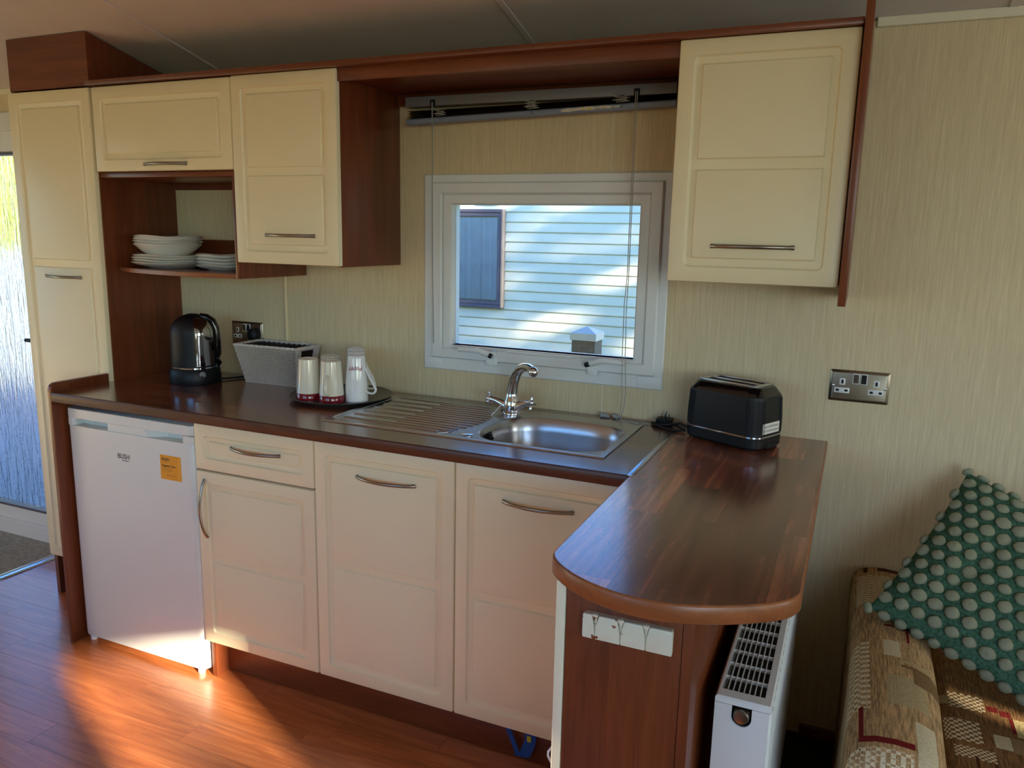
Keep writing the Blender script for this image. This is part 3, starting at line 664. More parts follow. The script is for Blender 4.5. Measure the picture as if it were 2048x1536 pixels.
obj('brand_underline', B(-.1460, -.1180, YT-.0001, FY+.001, .6925, .6950), M['grey_ink'], fr, smooth=0)
SX, SZ = .0235, .6575
stk = obj('sticker', B(SX, SX+.088, FY-.0006, FY+.0004, SZ, SZ+.080), M['yellow'], fr, smooth=0, label='yellow registration sticker')
bm = text_bm('BUSH', .0130, PX(SX+.008, SZ+.0620), .0004); obj('sticker_print', bm, M['ink'], stk, smooth=0)
obj('sticker_print', B(SX+.017, SX+.030, YT-.0001, FY, SZ+.0570, SZ+.0582), M['ink'], stk, smooth=0)
bm = text_bm('Register Now', .0100, PX(SX+.008, SZ+.0420), .0003); obj('sticker_print', bm, M['ink'], stk, smooth=0)
bm = text_bm('Register online for your', .0044, PX(SX+.008, SZ+.0340)); merge(bm, text_bm('guarantee and support', .0044, PX(SX+.008, SZ+.0282))); obj('sticker_print', bm, M['ink'], stk, smooth=0)
bm = text_bm('SCAN OR VISIT', .0055, PX(SX+.026, SZ+.0130)); obj('sticker_print', bm, M['ink'], stk, smooth=0)
bm = bmesh.new()
for k in range(26):
    z = SZ+.002+k*.0029; x = SX+.078+.004*math.sin(k*1.9)
    box(bm, x, x+.005, YT-.0001, YT+.0003, z, z+.0014)
obj('sticker_pattern', bm, M['pale_ink'], stk, smooth=0, kind='stuff')

# ------------------------------------------------------------------ sink, tap
sk = thing('sink', 'stainless steel inset sink with ridged drainer on the left and one bowl', 'sink', (1.03, -.265, .868))
SX0, SX1, SY0, SY1 = .6005, 1.461, -.4675, -.0625; bc = (1.256, -.288)
angs = sorted(set([2*PI*k/88 for k in range(88)]+[math.atan2(y-bc[1], x-bc[0]) % (2*PI) for x in (SX0, SX1) for y in (SY0, SY1)]))
def rect_at(a, x0, x1, y0, y1):
    c, s_ = math.cos(a), math.sin(a); t = min(((x1 if c > 0 else x0)-bc[0])/c if abs(c) > 1e-9 else 9e9, ((y1 if s_ > 0 else y0)-bc[1])/s_ if abs(s_) > 1e-9 else 9e9)
    return (bc[0]+t*c, bc[1]+t*s_)
def sup(a, rx, ry, e=3.2):
    c, s_ = math.cos(a), math.sin(a); t = (abs(c/rx)**e+abs(s_/ry)**e)**(-1/e); return (bc[0]+t*c, bc[1]+t*s_)
ring = lambda f, z: [(*f(a), z) for a in angs]
bm = bmesh.new()
loft(bm, [ring(lambda a: rect_at(a, SX0, SX1, SY0, SY1), .9003), ring(lambda a: rect_at(a, SX0+.002, SX1-.002, SY0+.002, SY1-.002), .9035), ring(lambda a: rect_at(a, SX0+.014, SX1-.014, SY0+.014, SY1-.014), .9040), ring(lambda a: rect_at(a, SX0+.020, SX1-.020, SY0+.020, SY1-.020), .9026),
          ring(lambda a: sup(a, .204, .171), .9026), ring(lambda a: sup(a, .197, .164), .9012)], False, False)
obj('deck', bm, M['steel'], sk, smooth=40)
bm = bmesh.new()
loft(bm, [ring(lambda a: sup(a, .197, .164), .9012), ring(lambda a: sup(a, .191, .158), .894), ring(lambda a: sup(a, .186, .153), .86), ring(lambda a: sup(a, .178, .146, 3.0), .79), ring(lambda a: sup(a, .160, .128, 2.8), .757), ring(lambda a: sup(a, .12, .09, 2.5), .750), ring(lambda a: sup(a, .03, .03, 2), .747)], False, True)
bowl = obj('bowl', bm, M['steel'], sk, smooth=60)
bm = bmesh.new(); lathe(bm, [(.036, .7485), (.036, .7515), (.030, .7525), (.027, .749)], (bc[0], bc[1], 0), 24); obj('waste_fitting', bm, M['chrome'], bowl)
for k in range(3): obj('overflow_slot', B(1.0665+.001*k, 1.0705, -.335+k*.016, -.327+k*.016, .862, .885), M['hole'], bowl, smooth=0)
long_y = [-.095, -.148, -.200, -.252, -.304, -.356, -.408]
def ridge(x0, x1, y):
    bm = bmesh.new(); rings = []
    for x, s_ in ((x0, .15), (x0+.004, .8), (x0+.010, 1), (x1-.010, 1), (x1-.004, .8), (x1, .15)):
        rings.append([(x, y+.0085*s_*math.cos(a), .9024+.0042*s_*math.sin(a)) for a in [PI*k/6 for k in range(7)]])
    loft(bm, rings); return obj('drainer_ridge', bm, M['steel'], sk, smooth=50)
rx = lambda y: 1.038-.065*(abs(y+.265)/.17)**2.4
for y in long_y: ridge(.638, rx(y), y)
for y in [a-.026 for a in long_y]: ridge(.803, rx(y), y)
bm = bmesh.new(); dl = rrect(.622, 1.0, -.448, -.075, .03, 4); dl = [(x if x < .9 else rx(y)+.014, y) for x, y in dl]
tube(bm, [(x, y, .9026) for x, y in dl]+[(dl[0][0], dl[0][1], .9026)], .0022, 8); obj('drainer_rim', bm, M['steel'], sk, smooth=50)
bm = bmesh.new(); lathe(bm, [(.0175, .9024), (.018, .905), (.0145, .9062), (.001, .9064)], (1.055, -.422, 0), 24); obj('hole_cover', bm, M['chrome'], sk)
tp = thing('mixer_tap', 'chrome mixer tap with swan spout and two cross handles, behind the sink bowl', 'tap', (1.055, -.118, .903))
T = Vector((1.055, -.118, 0))
bm = bmesh.new(); lathe(bm, [(.030, .9028), (.030, .907), (.026, .9095), (.0265, .912), (.0275, .930), (.0245, .945), (.0205, .955), (.0190, .966)], T, 28); body = obj('body', bm, M['chrome'], tp, smooth=60)
bm = bmesh.new(); sp = [(0, 0, .966), (.004, -.004, .985), (.012, -.012, 1.010), (.026, -.026, 1.034), (.046, -.046, 1.052), (.070, -.069, 1.062), (.092, -.090, 1.065), (.108, -.106, 1.062)]
tube(bm, [T+Vector(q) for q in sp], [.0185, .018, .0172, .0158, .0145, .0130, .0120, .0118], 16); spout = obj('spout', bm, M['chrome'], tp, smooth=60)
bm = bmesh.new(); sphere(bm, T+Vector((.114, -.112, 1.058)), .0145, 18, sz=1.05); obj('nozzle', bm, M['chrome'], spout, smooth=60)
bm = bmesh.new(); lathe(bm, [(.0195, .964), (.0195, .968)], T, 28); obj('collar', bm, M['chrome'], body)
for s in (-1, 1):
    bm = bmesh.new(); tube(bm, [T+Vector((s*.012, -.004, .922)), T+Vector((s*.03, -.008, .932)), T+Vector((s*.052, -.012, .941)), T+Vector((s*.066, -.0145, .944))], [.018, .0135, .0095, .0085], 16); arm = obj('side_arm', bm, M['chrome'], tp, smooth=60)
    cpt = T+Vector((s*.071, -.0155, .945)); ax = Vector((s, -.2, .05)).normalized(); u = ax.orthogonal().normalized(); v = ax.cross(u)
    bm = bmesh.new(); tube(bm, [cpt-ax*.007, cpt-ax*.003, cpt+ax*.004, cpt+ax*.008, cpt+ax*.010], [.0075, .009, .009, .007, .003], 16); h = obj('cross_handle', bm, M['chrome'], tp, smooth=60)
    for k in range(4):
        d2 = math.cos(PI/2*k+.5)*u+math.sin(PI/2*k+.5)*v; bm = bmesh.new(); tube(bm, [cpt+d2*.004, cpt+d2*.012, cpt+d2*.022, cpt+d2*.0245], [.0032, .0036, .005, .0032], 10); obj('spoke', bm, M['chrome'], h, smooth=60)
bm = bmesh.new(); pts = []
p0, p1 = T+Vector((-.022, -.012, .936)), Vector((1.0685, -.322, .878))
chain = [p0+(p1-p0)*t+Vector((-.028*math.sin(PI*t), 0, -.014*math.sin(PI*t))) for t in [i/46 for i in range(47)]]
for i, q in enumerate(chain): sphere(bm, q, .0021, 6)
obj('plug_chain', bm, M['chrome'], tp, kind='stuff', smooth=60)
bm = bmesh.new(); lathe(bm, [(.013, 0), (.014, .003), (.014, .010), (.004, .013), (.003, .018)], (0, 0, 0), 20); bmesh.ops.rotate(bm, verts=bm.verts[:], cent=(0, 0, 0), matrix=Matrix.Rotation(PI/2, 3, 'Y')); bmesh.ops.translate(bm, verts=bm.verts[:], vec=(1.0695, -.318, .872)); obj('plug', bm, M['black'], tp)
bm = bmesh.new(); lathe(bm, [(.001, 0), (.015, .002), (.016, .012), (.012, .018)], (1.022, -.088, .9028), 18); obj('spare_plug', bm, M['black'], None, 'round dark plug lying behind the mixer tap', 'plug')

# ------------------------------------------------------------------ things on the worktop
# kettle (local frame, spout side to the left, handle side to the right of the picture)
ke = thing('kettle', 'black domed kettle with chrome side panel, on the worktop corner by the larder', 'kettle', (-.156, -.196, .9), rz=0.0)
KS = 2.35
def kring(rx, ry, z, n=40):
    out = []
    for k in range(n):
        a = 2*PI*k/n; c, s_ = math.cos(a), math.sin(a); t = (abs(c)**KS+abs(s_)**KS)**(-1/KS); out.append((rx*c*t, ry*s_*t, z))
    return out
kr = lambda z: .0745 if z < .17 else .0745*max(.05, 1-((z-.17)/.075)**2.4)**.5
bm = bmesh.new(); loft(bm, [kring(.082, .082, 0), kring(.084, .084, .004), kring(.083, .083, .03), kring(.0795, .0795, .052), kring(.077, .077, .0545)]); base = obj('power_base', bm, M['black'], ke, local=True, smooth=40)
bm = bmesh.new(); loft(bm, [kring(.0755, .0755, .0545), kring(.0775, .0775, .056), kring(.0775, .0775, .0605), kring(.075, .075, .062)]); obj('chrome_ring', bm, M['chrome'], ke, local=True, smooth=40)
bm = bmesh.new(); zs = [.062+.108*i/5 for i in range(6)]+[.17+.0745*(1-(1-i/10)**1.6) for i in range(1, 11)]
loft(bm, [kring(kr(z), kr(z), z) for z in zs]); obj('body', bm, M['black'], ke, local=True, smooth=60)
def kpatch(a0, a1, zs, off, n=14, th=.004):
    bm = bmesh.new(); rings = []
    for z in zs:
        f = kr(z); row = []
        for i in range(n+1):
            a = a0+(a1-a0)*i/n; c, s_ = math.cos(a), math.sin(a); t = (abs(c)**KS+abs(s_)**KS)**(-1/KS); row.append(((f+off)*c*t, (f+off)*s_*t, z))
        rings.append(row)
    loft(bm, rings, False, False, False); bmesh.ops.solidify(bm, geom=bm.faces[:], thickness=th); return bm
obj('chrome_panel', kpatch(math.radians(-42), math.radians(12), [.066+.012*i for i in range(14)]+[.234], .0022), M['chrome'], ke, local=True, smooth=60)
bm = bmesh.new(); hd_ = Vector((math.cos(math.radians(34)), math.sin(math.radians(34)), 0))
hp = [hd_*a+Vector((0, 0, z)) for a, z in ((.026, .238), (.048, .234), (.068, .220), (.077, .195), (.080, .15), (.0815, .10), (.082, .070), (.076, .060))]
tube(bm, hp, [.010, .011, .012, .012, .012, .012, .011, .009], 12, 1.5, (0, 0, 1)); obj('handle', bm, M['black_gloss'], ke, local=True, smooth=60)
bm = bmesh.new(); lathe(bm, [(.012, -.002), (.012, .003), (.010, .0045)], (0, 0, 0), 20)
bmesh.ops.rotate(bm, verts=bm.verts[:], cent=(0, 0, 0), matrix=Matrix.Rotation(PI/2, 3, 'X')); bmesh.ops.rotate(bm, verts=bm.verts[:], cent=(0, 0, 0), matrix=Matrix.Rotation(math.radians(62), 3, 'Z')); bmesh.ops.translate(bm, verts=bm.verts[:], vec=(.0715, -.0385, .036)); obj('switch_knob', bm, M['grey_metal'], ke, local=True)
bm = bmesh.new(); kb = [(.060, .062, .006), (.080, .10, .005), (.100, .140, .005), (.118, .172, .006), (.124, .185, .03), (.123, .184, .09), (.119, .178, .150)]
tube(bm, kb, .0035, 8); obj('power_cord', bm, M['black'], ke, local=True, smooth=60)
bm = bmesh.new(); lathe(bm, [(.023, 0), (.0235, .006), (.021, .022), (.012, .028)], (0, 0, 0), 20, 1.0, 1.1); bmesh.ops.rotate(bm, verts=bm.verts[:], cent=(0, 0, 0), matrix=Matrix.Rotation(PI/2, 3, 'X')); bmesh.ops.translate(bm, verts=bm.verts[:], vec=(.118, .185, .159)); obj('mains_plug', bm, M['black'], ke, local=True)
# wicker basket
bk = thing('wicker_basket', 'white woven rectangular basket standing behind the mugs', 'basket', (.11, -.08, .9))
bt = [Vector(p) for p in ((-.015, -.150, 1.040), (.245, -.138, 1.040), (.253, -.012, 1.040), (-.020, -.016, 1.040))]
bb = [Vector(p) for p in ((.002, -.114, .902), (.220, -.107, .902), (.222, -.024, .902), (.004, -.026, .902))]
hole = lambda s_, t: .24 < s_ < .76 and .70 < t < .93
def leafpiece(bm, p, du, dv, nn, a, b, th):
    rings = []
    for k, f in ((-1, .35), (0, 1), (1, .35)):
        c = p+dv*(k*b); rings.append([c+du*(a*f)*math.cos(q)+nn*(th*f)*math.sin(q) for q in [2*PI*j/5 for j in range(5)]])
    loft(bm, rings)
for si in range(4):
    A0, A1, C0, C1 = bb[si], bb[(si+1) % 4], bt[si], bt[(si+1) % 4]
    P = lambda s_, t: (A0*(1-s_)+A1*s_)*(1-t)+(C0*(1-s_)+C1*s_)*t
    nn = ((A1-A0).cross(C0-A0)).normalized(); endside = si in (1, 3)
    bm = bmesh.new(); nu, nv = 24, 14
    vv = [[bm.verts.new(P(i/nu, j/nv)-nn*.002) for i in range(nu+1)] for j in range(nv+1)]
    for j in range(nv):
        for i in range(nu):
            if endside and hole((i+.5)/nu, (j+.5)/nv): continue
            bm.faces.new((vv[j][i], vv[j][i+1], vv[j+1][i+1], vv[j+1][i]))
    bmesh.ops.solidify(bm, geom=bm.faces[:], thickness=.0025); obj('side_panel', bm, M['wicker_shade'], bk, smooth=0)
    bm = bmesh.new(); L = (C1-C0).length; NC = int(L/.0054); NR = 17
    for j in range(NR):
        for i in range(NC):
            s_, t = (i+(.5 if j % 2 else 0)+.3)/NC, (j+.5)/NR
            if s_ > 1 or (endside and hole(s_, t)): continue
            p = P(s_, t); du = (P(min(1, s_+.01), t)-P(max(0, s_-.01), t)).normalized(); dv = (P(s_, t+.01)-P(s_, t-.01)).normalized()
            leafpiece(bm, p+nn*.001, du, (dv+du*.28*random.uniform(.6, 1.4)).normalized(), nn, .0020*random.uniform(.85, 1.15), .0066, .0030)
    obj('weave', bm, M['wicker'], bk, smooth=60, kind='stuff')
bm = bmesh.new(); loft(bm, [[p+Vector((0, 0, .0)) for p in bb], [p+Vector((0, 0, .004)) for p in bb]]); bmesh.ops.translate(bm, verts=bm.verts[:], vec=(0, 0, -.0015)); obj('base', bm, M['wicker'], bk, smooth=0)
bm = bmesh.new()
for ph in (0, PI):
    pts = []
    for si in range(4):
        a, b = bt[si], bt[(si+1) % 4]
        for i in range(30):
            p = a+(b-a)*(i/30); q = i*1.25+ph; nr = (b-a).cross(Vector((0, 0, 1))).normalized(); pts.append(p+nr*.0026*math.cos(q)+Vector((0, 0, .0026*math.sin(q))))
    tube(bm, pts+[pts[0]], .0032, 6)
obj('rim', bm, M['wicker'], bk, smooth=60)
# tray with mugs standing upside down
TC = (.467, -.182)
ty = thing('round_tray', 'round dark pewter tray carrying the upturned mugs', 'tray', (TC[0], TC[1], .9))
bm = bmesh.new(); lathe(bm, [(.118, .9002), (.121, .9002), (.125, .905), (.160, .9105), (.1665, .9145), (.1660, .9155), (.158, .9128), (.120, .9105), (.001, .9105)], (*TC, 0), 64); obj('dish', bm, M['tray'], ty, smooth=40)
bm = bmesh.new(); lathe(bm, [(.105, .9001), (.1175, .9001), (.1175, .904), (.105, .904)], (*TC, 0), 48); obj('foot_ring', bm, M['black'], ty, smooth=40)
def mug(label, x, y, rz, cream, group=None):
    m_ = thing('mug', label, 'mug', (x, y, .9112), group or ('upturned mugs on the tray'), rz)
    H, r0, r1 = (.132, .0405, .0315) if cream else (.148, .0355, .0275)
    pr_ = (lambda t: r0+(r1-r0)*t) if cream else (lambda t: r0+.0012*math.sin(PI*min(1, t*1.2))-(r0-r1)*max(0, t-.25)**1.35*1.47)
    outer = [(pr_(t), H*t) for t in [i/14 for i in range(14)]]+[(pr_(.985), H*.975), (pr_(1)-.003, H*.995), (pr_(1)-.0045, H), (pr_(1)-.007, H-.001), (pr_(1)-.009, H-.006), (.001, H-.008)]
    inner = [(.001, H-.014), (pr_(1)-.006, H-.014), (r0-.0035, .003), (r0-.002, 0)]
    bm = bmesh.new(); lathe(bm, inner[0:0]+[(r0-.002, 0)]+outer, (0, 0, 0), 40); bd = obj('body', bm, M['mug_cream' if cream else 'mug_white'], m_, local=True, smooth=45)
    if cream:
        bm = bmesh.new(); lathe(bm, [(pr_(.002)+.0005, .0002), (pr_(.0)+.0009, .004), (pr_(.145)+.0008, .0205), (pr_(.16)+.0001, .0215)], (0, 0, 0), 40); obj('red_band', bm, M['red'], bd, local=True, smooth=45)
        hpnt = [(pr_(.62)-.003, .086), (pr_(.55)+.010, .083), (.055, .070), (.0605, .050), (.058, .032), (.050, .0265), (r0-.004, .027)]
    else:
        hpnt = [(pr_(.74)-.003, .112), (pr_(.7)+.006, .100), (.048, .078), (.066, .052), (.0705, .040), (.064, .029), (.050, .027), (r0-.004, .033)]
    pts = smooth_poly(hpnt, 2); bm = bmesh.new(); tube(bm, [(a, 0, z) for a, z in pts], .0036, 10, 1.5, (0, 0, 1) if False else None); obj('handle', bm, M['mug_cream' if cream else 'mug_white'], m_, local=True, smooth=60)
    return m_, pr_, bd
toc = math.atan2(-2.28+.2, 1.995-.5)
mug('cream mug with red band, leftmost of the upturned mugs', .411, -.278, 2.3, True)
mug('cream mug with red band and its handle facing front, second from the left', .497, -.274, toc-.30, True)
mug('cream mug with red band standing behind the two front cream mugs', .430, -.186, 2.0, True)
mw, pr_, wb = mug('tall white mug with dark red handwriting, front right on the tray', .5615, -.229, .05, False)
bm = bmesh.new(); src = text_bm('Poppy', .0185, lambda u, v: Vector((u, v, 0)), .0002)
wmax = max(v.co.x for v in src.verts); a_c = toc-.05-.18
bmesh.ops.triangulate(src, faces=src.faces[:]); bmesh.ops.subdivide_edges(src, edges=[e for e in src.edges if e.calc_length() > .004], cuts=2)
for v in src.verts:
    u, z = (wmax/2-v.co.x), .112-v.co.y; r = pr_(min(1, z/.148))+.0005; a = a_c+u/r*1.0; v.co = (r*math.cos(a), r*math.sin(a), z+u*.12)
obj('handwriting', src, M['red_ink'], wb, local=True, smooth=0)
mug('tall white mug, middle one of the row of three white mugs', .5165, -.165, .05, False)
mug('tall white mug, rearmost of the row of three white mugs', .471, -.103, .05, False)
# crockery on the open shelf
def dish(name, label, cat, group, x, y, z, prof, seg=48, wave=.025, lift=.0025, ph=0.0):
    bm = bmesh.new(); rmax = max(r for r, _ in prof)
    rings = [[(r*(1+wave*math.cos(4*q+ph)*(r/rmax)**3)*math.cos(q), r*(1+wave*math.cos(4*q+ph)*(r/rmax)**3)*math.sin(q), zz+lift*math.cos(4*q+ph)*(r/rmax)**4) for q in [2*PI*k/seg for k in range(seg)]] for r, zz in prof]
    loft(bm, rings); o = obj(name, bm, M['china'], None, label, cat, group, smooth=50, local=True); o.location = (x, y, z); return o
def stack(names, x, y, z, dz, prof, name, cat, group, **kw):
    first = None
    for k, lb in enumerate(names):
        if first is None: o = first = dish(name, lb, cat, group, x, y, z, prof, **kw)
        else:
            o = first.copy(); COL.objects.link(o); o['label'] = lb
        o.location = (x+random.uniform(-.002, .002), y+random.uniform(-.002, .002), z+k*dz); o.rotation_euler[2] = random.uniform(-.25, .25)
plate = lambda R, h: [(R*.50, 0), (R*.56, 0), (R*.60, .004), (R*.82, h*.45), (R*.985, h-.0015), (R, h), (R*.985, h+.0012), (R*.80, h*.45+.004), (R*.58, .0058), (.001, .0052)]
order = ['lowest', 'second lowest', 'second highest', 'topmost']
stack(['large white plate, %s of the stack under the bowls' % o for o in order], -.262, -.170, 1.3027, .0088, plate(.138, .020), 'dinner_plate', 'plate', 'large white plates on the open shelf')
stack(['small white plate, %s of the right stack on the shelf' % o for o in order], -.018, -.172, 1.3027, .0112, plate(.098, .018), 'side_plate', 'plate', 'small white plates on the open shelf')
bowlp = [(.050, 0), (.055, 0), (.060, .005), (.092, .028), (.112, .047), (.118, .050), (.117, .0515), (.110, .049), (.090, .0315), (.058, .0085), (.001, .0075)]
stack(['white bowl, %s of the stack on the large plates' % o for o in order], -.278, -.170, 1.3029+.0088*3+.0058, .0093, bowlp, 'bowl', 'bowl', 'white bowls on the open shelf', wave=.03, lift=.003)
# toaster
to = thing('toaster', 'black two-slot toaster with chrome band on the peninsula worktop', 'toaster', (1.720, -.1205, .9002), rz=math.atan2(-.43, .9))
def trr(hx, hy, r, z): return [(x, y, z) for x, y in rrect(-hx, hx, -hy, hy, r, 7)]
bm = bmesh.new(); loft(bm, [trr(.112, .067, .032, .004), trr(.116, .0705, .034, .008), trr(.117, .0715, .034, .034)]); tb = obj('base', bm, M['black'], to, local=True, smooth=35)
obj('foot', (lambda b: ([box(b, sx*.085-.012, sx*.085+.012, sy*.045-.01, sy*.045+.01, 0, .006) for sx in (-1, 1) for sy in (-1, 1)], b)[1])(bmesh.new()), M['black'], tb, local=True, smooth=0, kind='stuff')
bm = bmesh.new(); loft(bm, [trr(.1165, .071, .034, .034), trr(.1182, .0727, .035, .035), trr(.1182, .0727, .035, .0385), trr(.1165, .071, .034, .0395)]); obj('chrome_band', bm, M['chrome'], to, local=True, smooth=35)
bm = bmesh.new(); loft(bm, [trr(.117, .0715, .034, .0395), trr(.1165, .071, .034, .08), trr(.1135, .0695, .034, .135), trr(.1125, .0685, .034, .141)]); shell = obj('shell', bm, M['black'], to, local=True, smooth=35)
bm = bmesh.new()
for sx, sy in ((1, -1), (-1, -1), (1, 1)):
    for k in range(13):
        a = PI/2*k/12; z0, z1 = .044, .134
        def rp(z, rr): hx = .1165-(.003)*max(0, (z-.08)/.055); hy = .071-.0015*max(0, (z-.08)/.055); return (sx*(hx-.034+rr*math.cos(a)), sy*(hy-.034+rr*math.sin(a)), z)
        tube(bm, [rp(z0, .0342), rp(.08, .0342), rp(z1, .0342)], .0012, 5)
obj('corner_ribs', bm, M['black'], shell, local=True, smooth=60, kind='stuff')
bm = bmesh.new(); loft(bm, [trr(.1125, .0685, .034, .141), trr(.112, .068, .034, .1425), trr(.100, .055, .026, .160), trr(.096, .051, .024, .1635), trr(.090, .046, .02, .1645)]); obj('crown', bm, M['black_gloss'], to, local=True, smooth=30)
bm = bmesh.new(); o4, i4 = trr(.089, .0445, .012, .1685), None
for k in range(3):
    y0, y1 = ((-.0445, -.0365), (-.0045, .0045), (.0365, .0445))[k]; box(bm, -.089, .089, y0, y1, .1635, .1690, bev=.0025)
for x0, x1 in ((-.089, -.074), (.074, .089)): box(bm, x0, x1, -.0445, .0445, .1635, .1688, bev=.0025)
tp_ = obj('top_plate', bm, M['steel'], to, local=True, smooth=40)
for y0, y1 in ((-.0365, -.0045), (.0045, .0365)): obj('bread_slot', B(-.074, .074, y0, y1, .1625, .1652), M['hole'], tp_, local=True, smooth=0)
lab = obj('warning_label', B(.1164, .1172, -.0430, .0350, .0450, .0735), M['label'], to, local=True, smooth=0, label='white printed warning label')
fnl = lambda y0, z0: (lambda u, v: Vector((.11745, y0+u, z0+v)))
bm = text_bm('THIS IS AN ATTENDED APPLIANCE', .0056, fnl(-.0400, .0625))
sx_ = .072/(max(v.co.y for v in bm.verts)+.0400)
for v in bm.verts: v.co.y = -.0400+(v.co.y+.0400)*sx_*.92+.003
b2 = text_bm('DO NOT LEAVE UNATTENDED WHEN IN USE', .0056, fnl(-.0400, .0510)); s2 = .072/(max(v.co.y for v in b2.verts)+.0400)
for v in b2.verts: v.co.y = -.0400+(v.co.y+.0400)*s2
merge(bm, b2); obj('label_print', bm, M['ink'], lab, local=True, smooth=0)
obj('tray_notch', B(.1155, .1176, -.018, .030, .004, .017), M['hole'], tb, local=True, smooth=0)
obj('lever', B(.112, .127, -.010, .010, .100, .110, bev=.003), M['black_gloss'], to, local=True) if False else None
rzv = Matrix.Rotation(-to.rotation_euler[2], 3, 'Z'); tl = lambda p: rzv @ (Vector(p)-Vector((1.720, -.1205, .9002)))
bm = bmesh.new(); cpts = [(1.612, -.125, .918), (1.570, -.095, .925), (1.530, -.080, .912), (1.485, -.060, .905), (1.475, -.045, .905), (1.500, -.040, .906), (1.535, -.050, .909), (1.565, -.072, .908), (1.585, -.095, .906), (1.560, -.105, .905), (1.515, -.085, .905), (1.490, -.070, .908), (1.495, -.045, .914), (1.520, -.035, .914)]
tube(bm, [tl(p) for p in smooth_poly([tuple(c) for c in cpts], 0)], .0034, 8); obj('power_cord', bm, M['black'], to, local=True, smooth=60)
bm = bmesh.new(); loft(bm, [[tl((1.512+a, -.032+b, z)) for a, b in ((-.020, -.018), (.020, -.018), (.020, .018), (-.020, .018))] for z in (.9012,)]+[[tl((1.512+a, -.032+b, .920)) for a, b in ((-.023, -.020), (.023, -.020), (.023, .020), (-.023, .020))]]); plg = obj('mains_plug', bm, M['black'], to, local=True, smooth=30)
for dx, dy, hh in ((-.011, -.006, .016), (.011, -.006, .016), (0, .008, .020)):
    p = tl((1.512+dx, -.032+dy, .92)); obj('pin', B(p.x-.003, p.x+.003, p.y-.002, p.y+.002, p.z, p.z+hh, bev=.0006), M['nickel'], plg, local=True)
# wall sockets
def socket(label, x0, z0, knob):
    s_ = thing('wall_socket', label, 'socket', (x0+.074, 0, z0), 'double wall sockets'); W_, H_ = .148, .086
    bm = bmesh.new(); Q = lambda i, y: [(x, y, z) for x, z in rrect(x0+i, x0+W_-i, z0+i, z0+H_-i, .003, 3)]
    loft(bm, [Q(0, -.0005), Q(0, -.002), Q(.006, -.008), Q(.008, -.0085)]); pl = obj('face_plate', bm, M['plate_steel'], s_, smooth=30)
    for i, fx in enumerate((.215, .785)):
        cx = x0+fx*W_
        for a, b, c, e in ((cx-.0075, cx+.0075, z0+.0455, z0+.0640), (cx-.0195, cx+.0195, z0+.0235, z0+.0385)):
            ins = obj('socket_insert', B(a, b, -.0095, -.007, c, e, bev=.0015), M['white_plastic'], s_)
            hs = [((a+b)/2, .0028, .0045)] if b-a < .02 else [((a+b)/2-.011, .004, .0022), ((a+b)/2+.011, .004, .0022)]
            for hx, hw, hh in hs: obj('pin_hole', B(hx-hw, hx+hw, -.0098, -.009, (c+e)/2-hh-.0008, (c+e)/2+hh+.0008), M['hole'], ins, smooth=0)
    for fx, on in ((.44, 0), (.57, 1)):
        cx = x0+fx*W_; sw = obj('switch_surround', B(cx-.009, cx+.009, -.0095, -.007, z0+.050, z0+.079, bev=.0015), M['white_plastic'], s_)
        bm = bmesh.new(); prism(bm, [(-.009, z0+.0525), (-.0125 if on else -.0100, z0+.0525), (-.0100 if on else -.0130, z0+.0765), (-.009, z0+.0765)], 'x', cx-.0065, cx+.0065); obj('rocker', bm, M['hole' if on else 'nickel'], sw, smooth=0)
    for fx in (.065, .935):
        bm = bmesh.new(); lathe(bm, [(.0038, 0), (.0038, .0008), (.002, .0016), (.0005, .0018)], (0, 0, 0), 12); bmesh.ops.rotate(bm, verts=bm.verts[:], cent=(0, 0, 0), matrix=Matrix.Rotation(PI/2, 3, 'X')); bmesh.ops.translate(bm, verts=bm.verts[:], vec=(x0+fx*W_, -.0083, z0+.043)); obj('screw', bm, M['chrome'], s_)
    return s_
socket('brushed steel double socket on the open wall right of the toaster', 1.952, 1.0170, False)
socket('steel double socket with a black plug, behind the wicker basket', -.158, 1.0170, True)
# venetian blind pulled up above the window
vb = thing('venetian_blind', 'dark venetian blind drawn up under the pelmet above the window', 'blind', (1.07, -.042, 1.77))
obj('head_rail', B(.643, 1.499, -.062, -.0205, 1.8305, 1.8600, bev=.002), M['grey_metal'], vb)
zt_ = lambda x, z: z+.021*(x-.65)/.85
for k in range(9):
    z = 1.7945+k*.0029; sq = lambda x, k=k: -.0012*k*(x-.65)/.85; bm = bmesh.new(); xa, xb = .652+.003*math.sin(k*2.1), 1.497
    sec = [(-.062, 0), (-.054, .0016), (-.046, .0022), (-.037, .0014), (-.029, 0), (-.037, .0006), (-.046, .0013), (-.054, .0008)]
    loft(bm, [[(x, y, zt_(x, z+h)+sq(x)-(.002*math.sin(PI*(x-xa)/(xb-xa))*(k/9))) for y, h in sec] for x in [xa+(xb-xa)*i/8 for i in range(9)]]); obj('slat', bm, M['slat'], vb, smooth=60)
bm = bmesh.new(); loft(bm, [[(x, y, zt_(x, z)) for y, z in ((-.061, 1.7765), (-.064, 1.780), (-.064, 1.790), (-.061, 1.7935), (-.030, 1.7935), (-.028, 1.785), (-.030, 1.7765))] for x in (.648, 1.4985)]); br = obj('bottom_rail', bm, M['blue_grey'], vb, smooth=40)
top_ = [(1.165, 1.7865), (1.185, 1.7905), (1.21, 1.7895), (1.24, 1.7915), (1.27, 1.790), (1.30, 1.7905), (1.33, 1.788), (1.345, 1.7885)]; bot_ = [(1.345, 1.7855), (1.315, 1.7825), (1.29, 1.784), (1.255, 1.7815), (1.22, 1.783), (1.19, 1.7805), (1.168, 1.7825)]
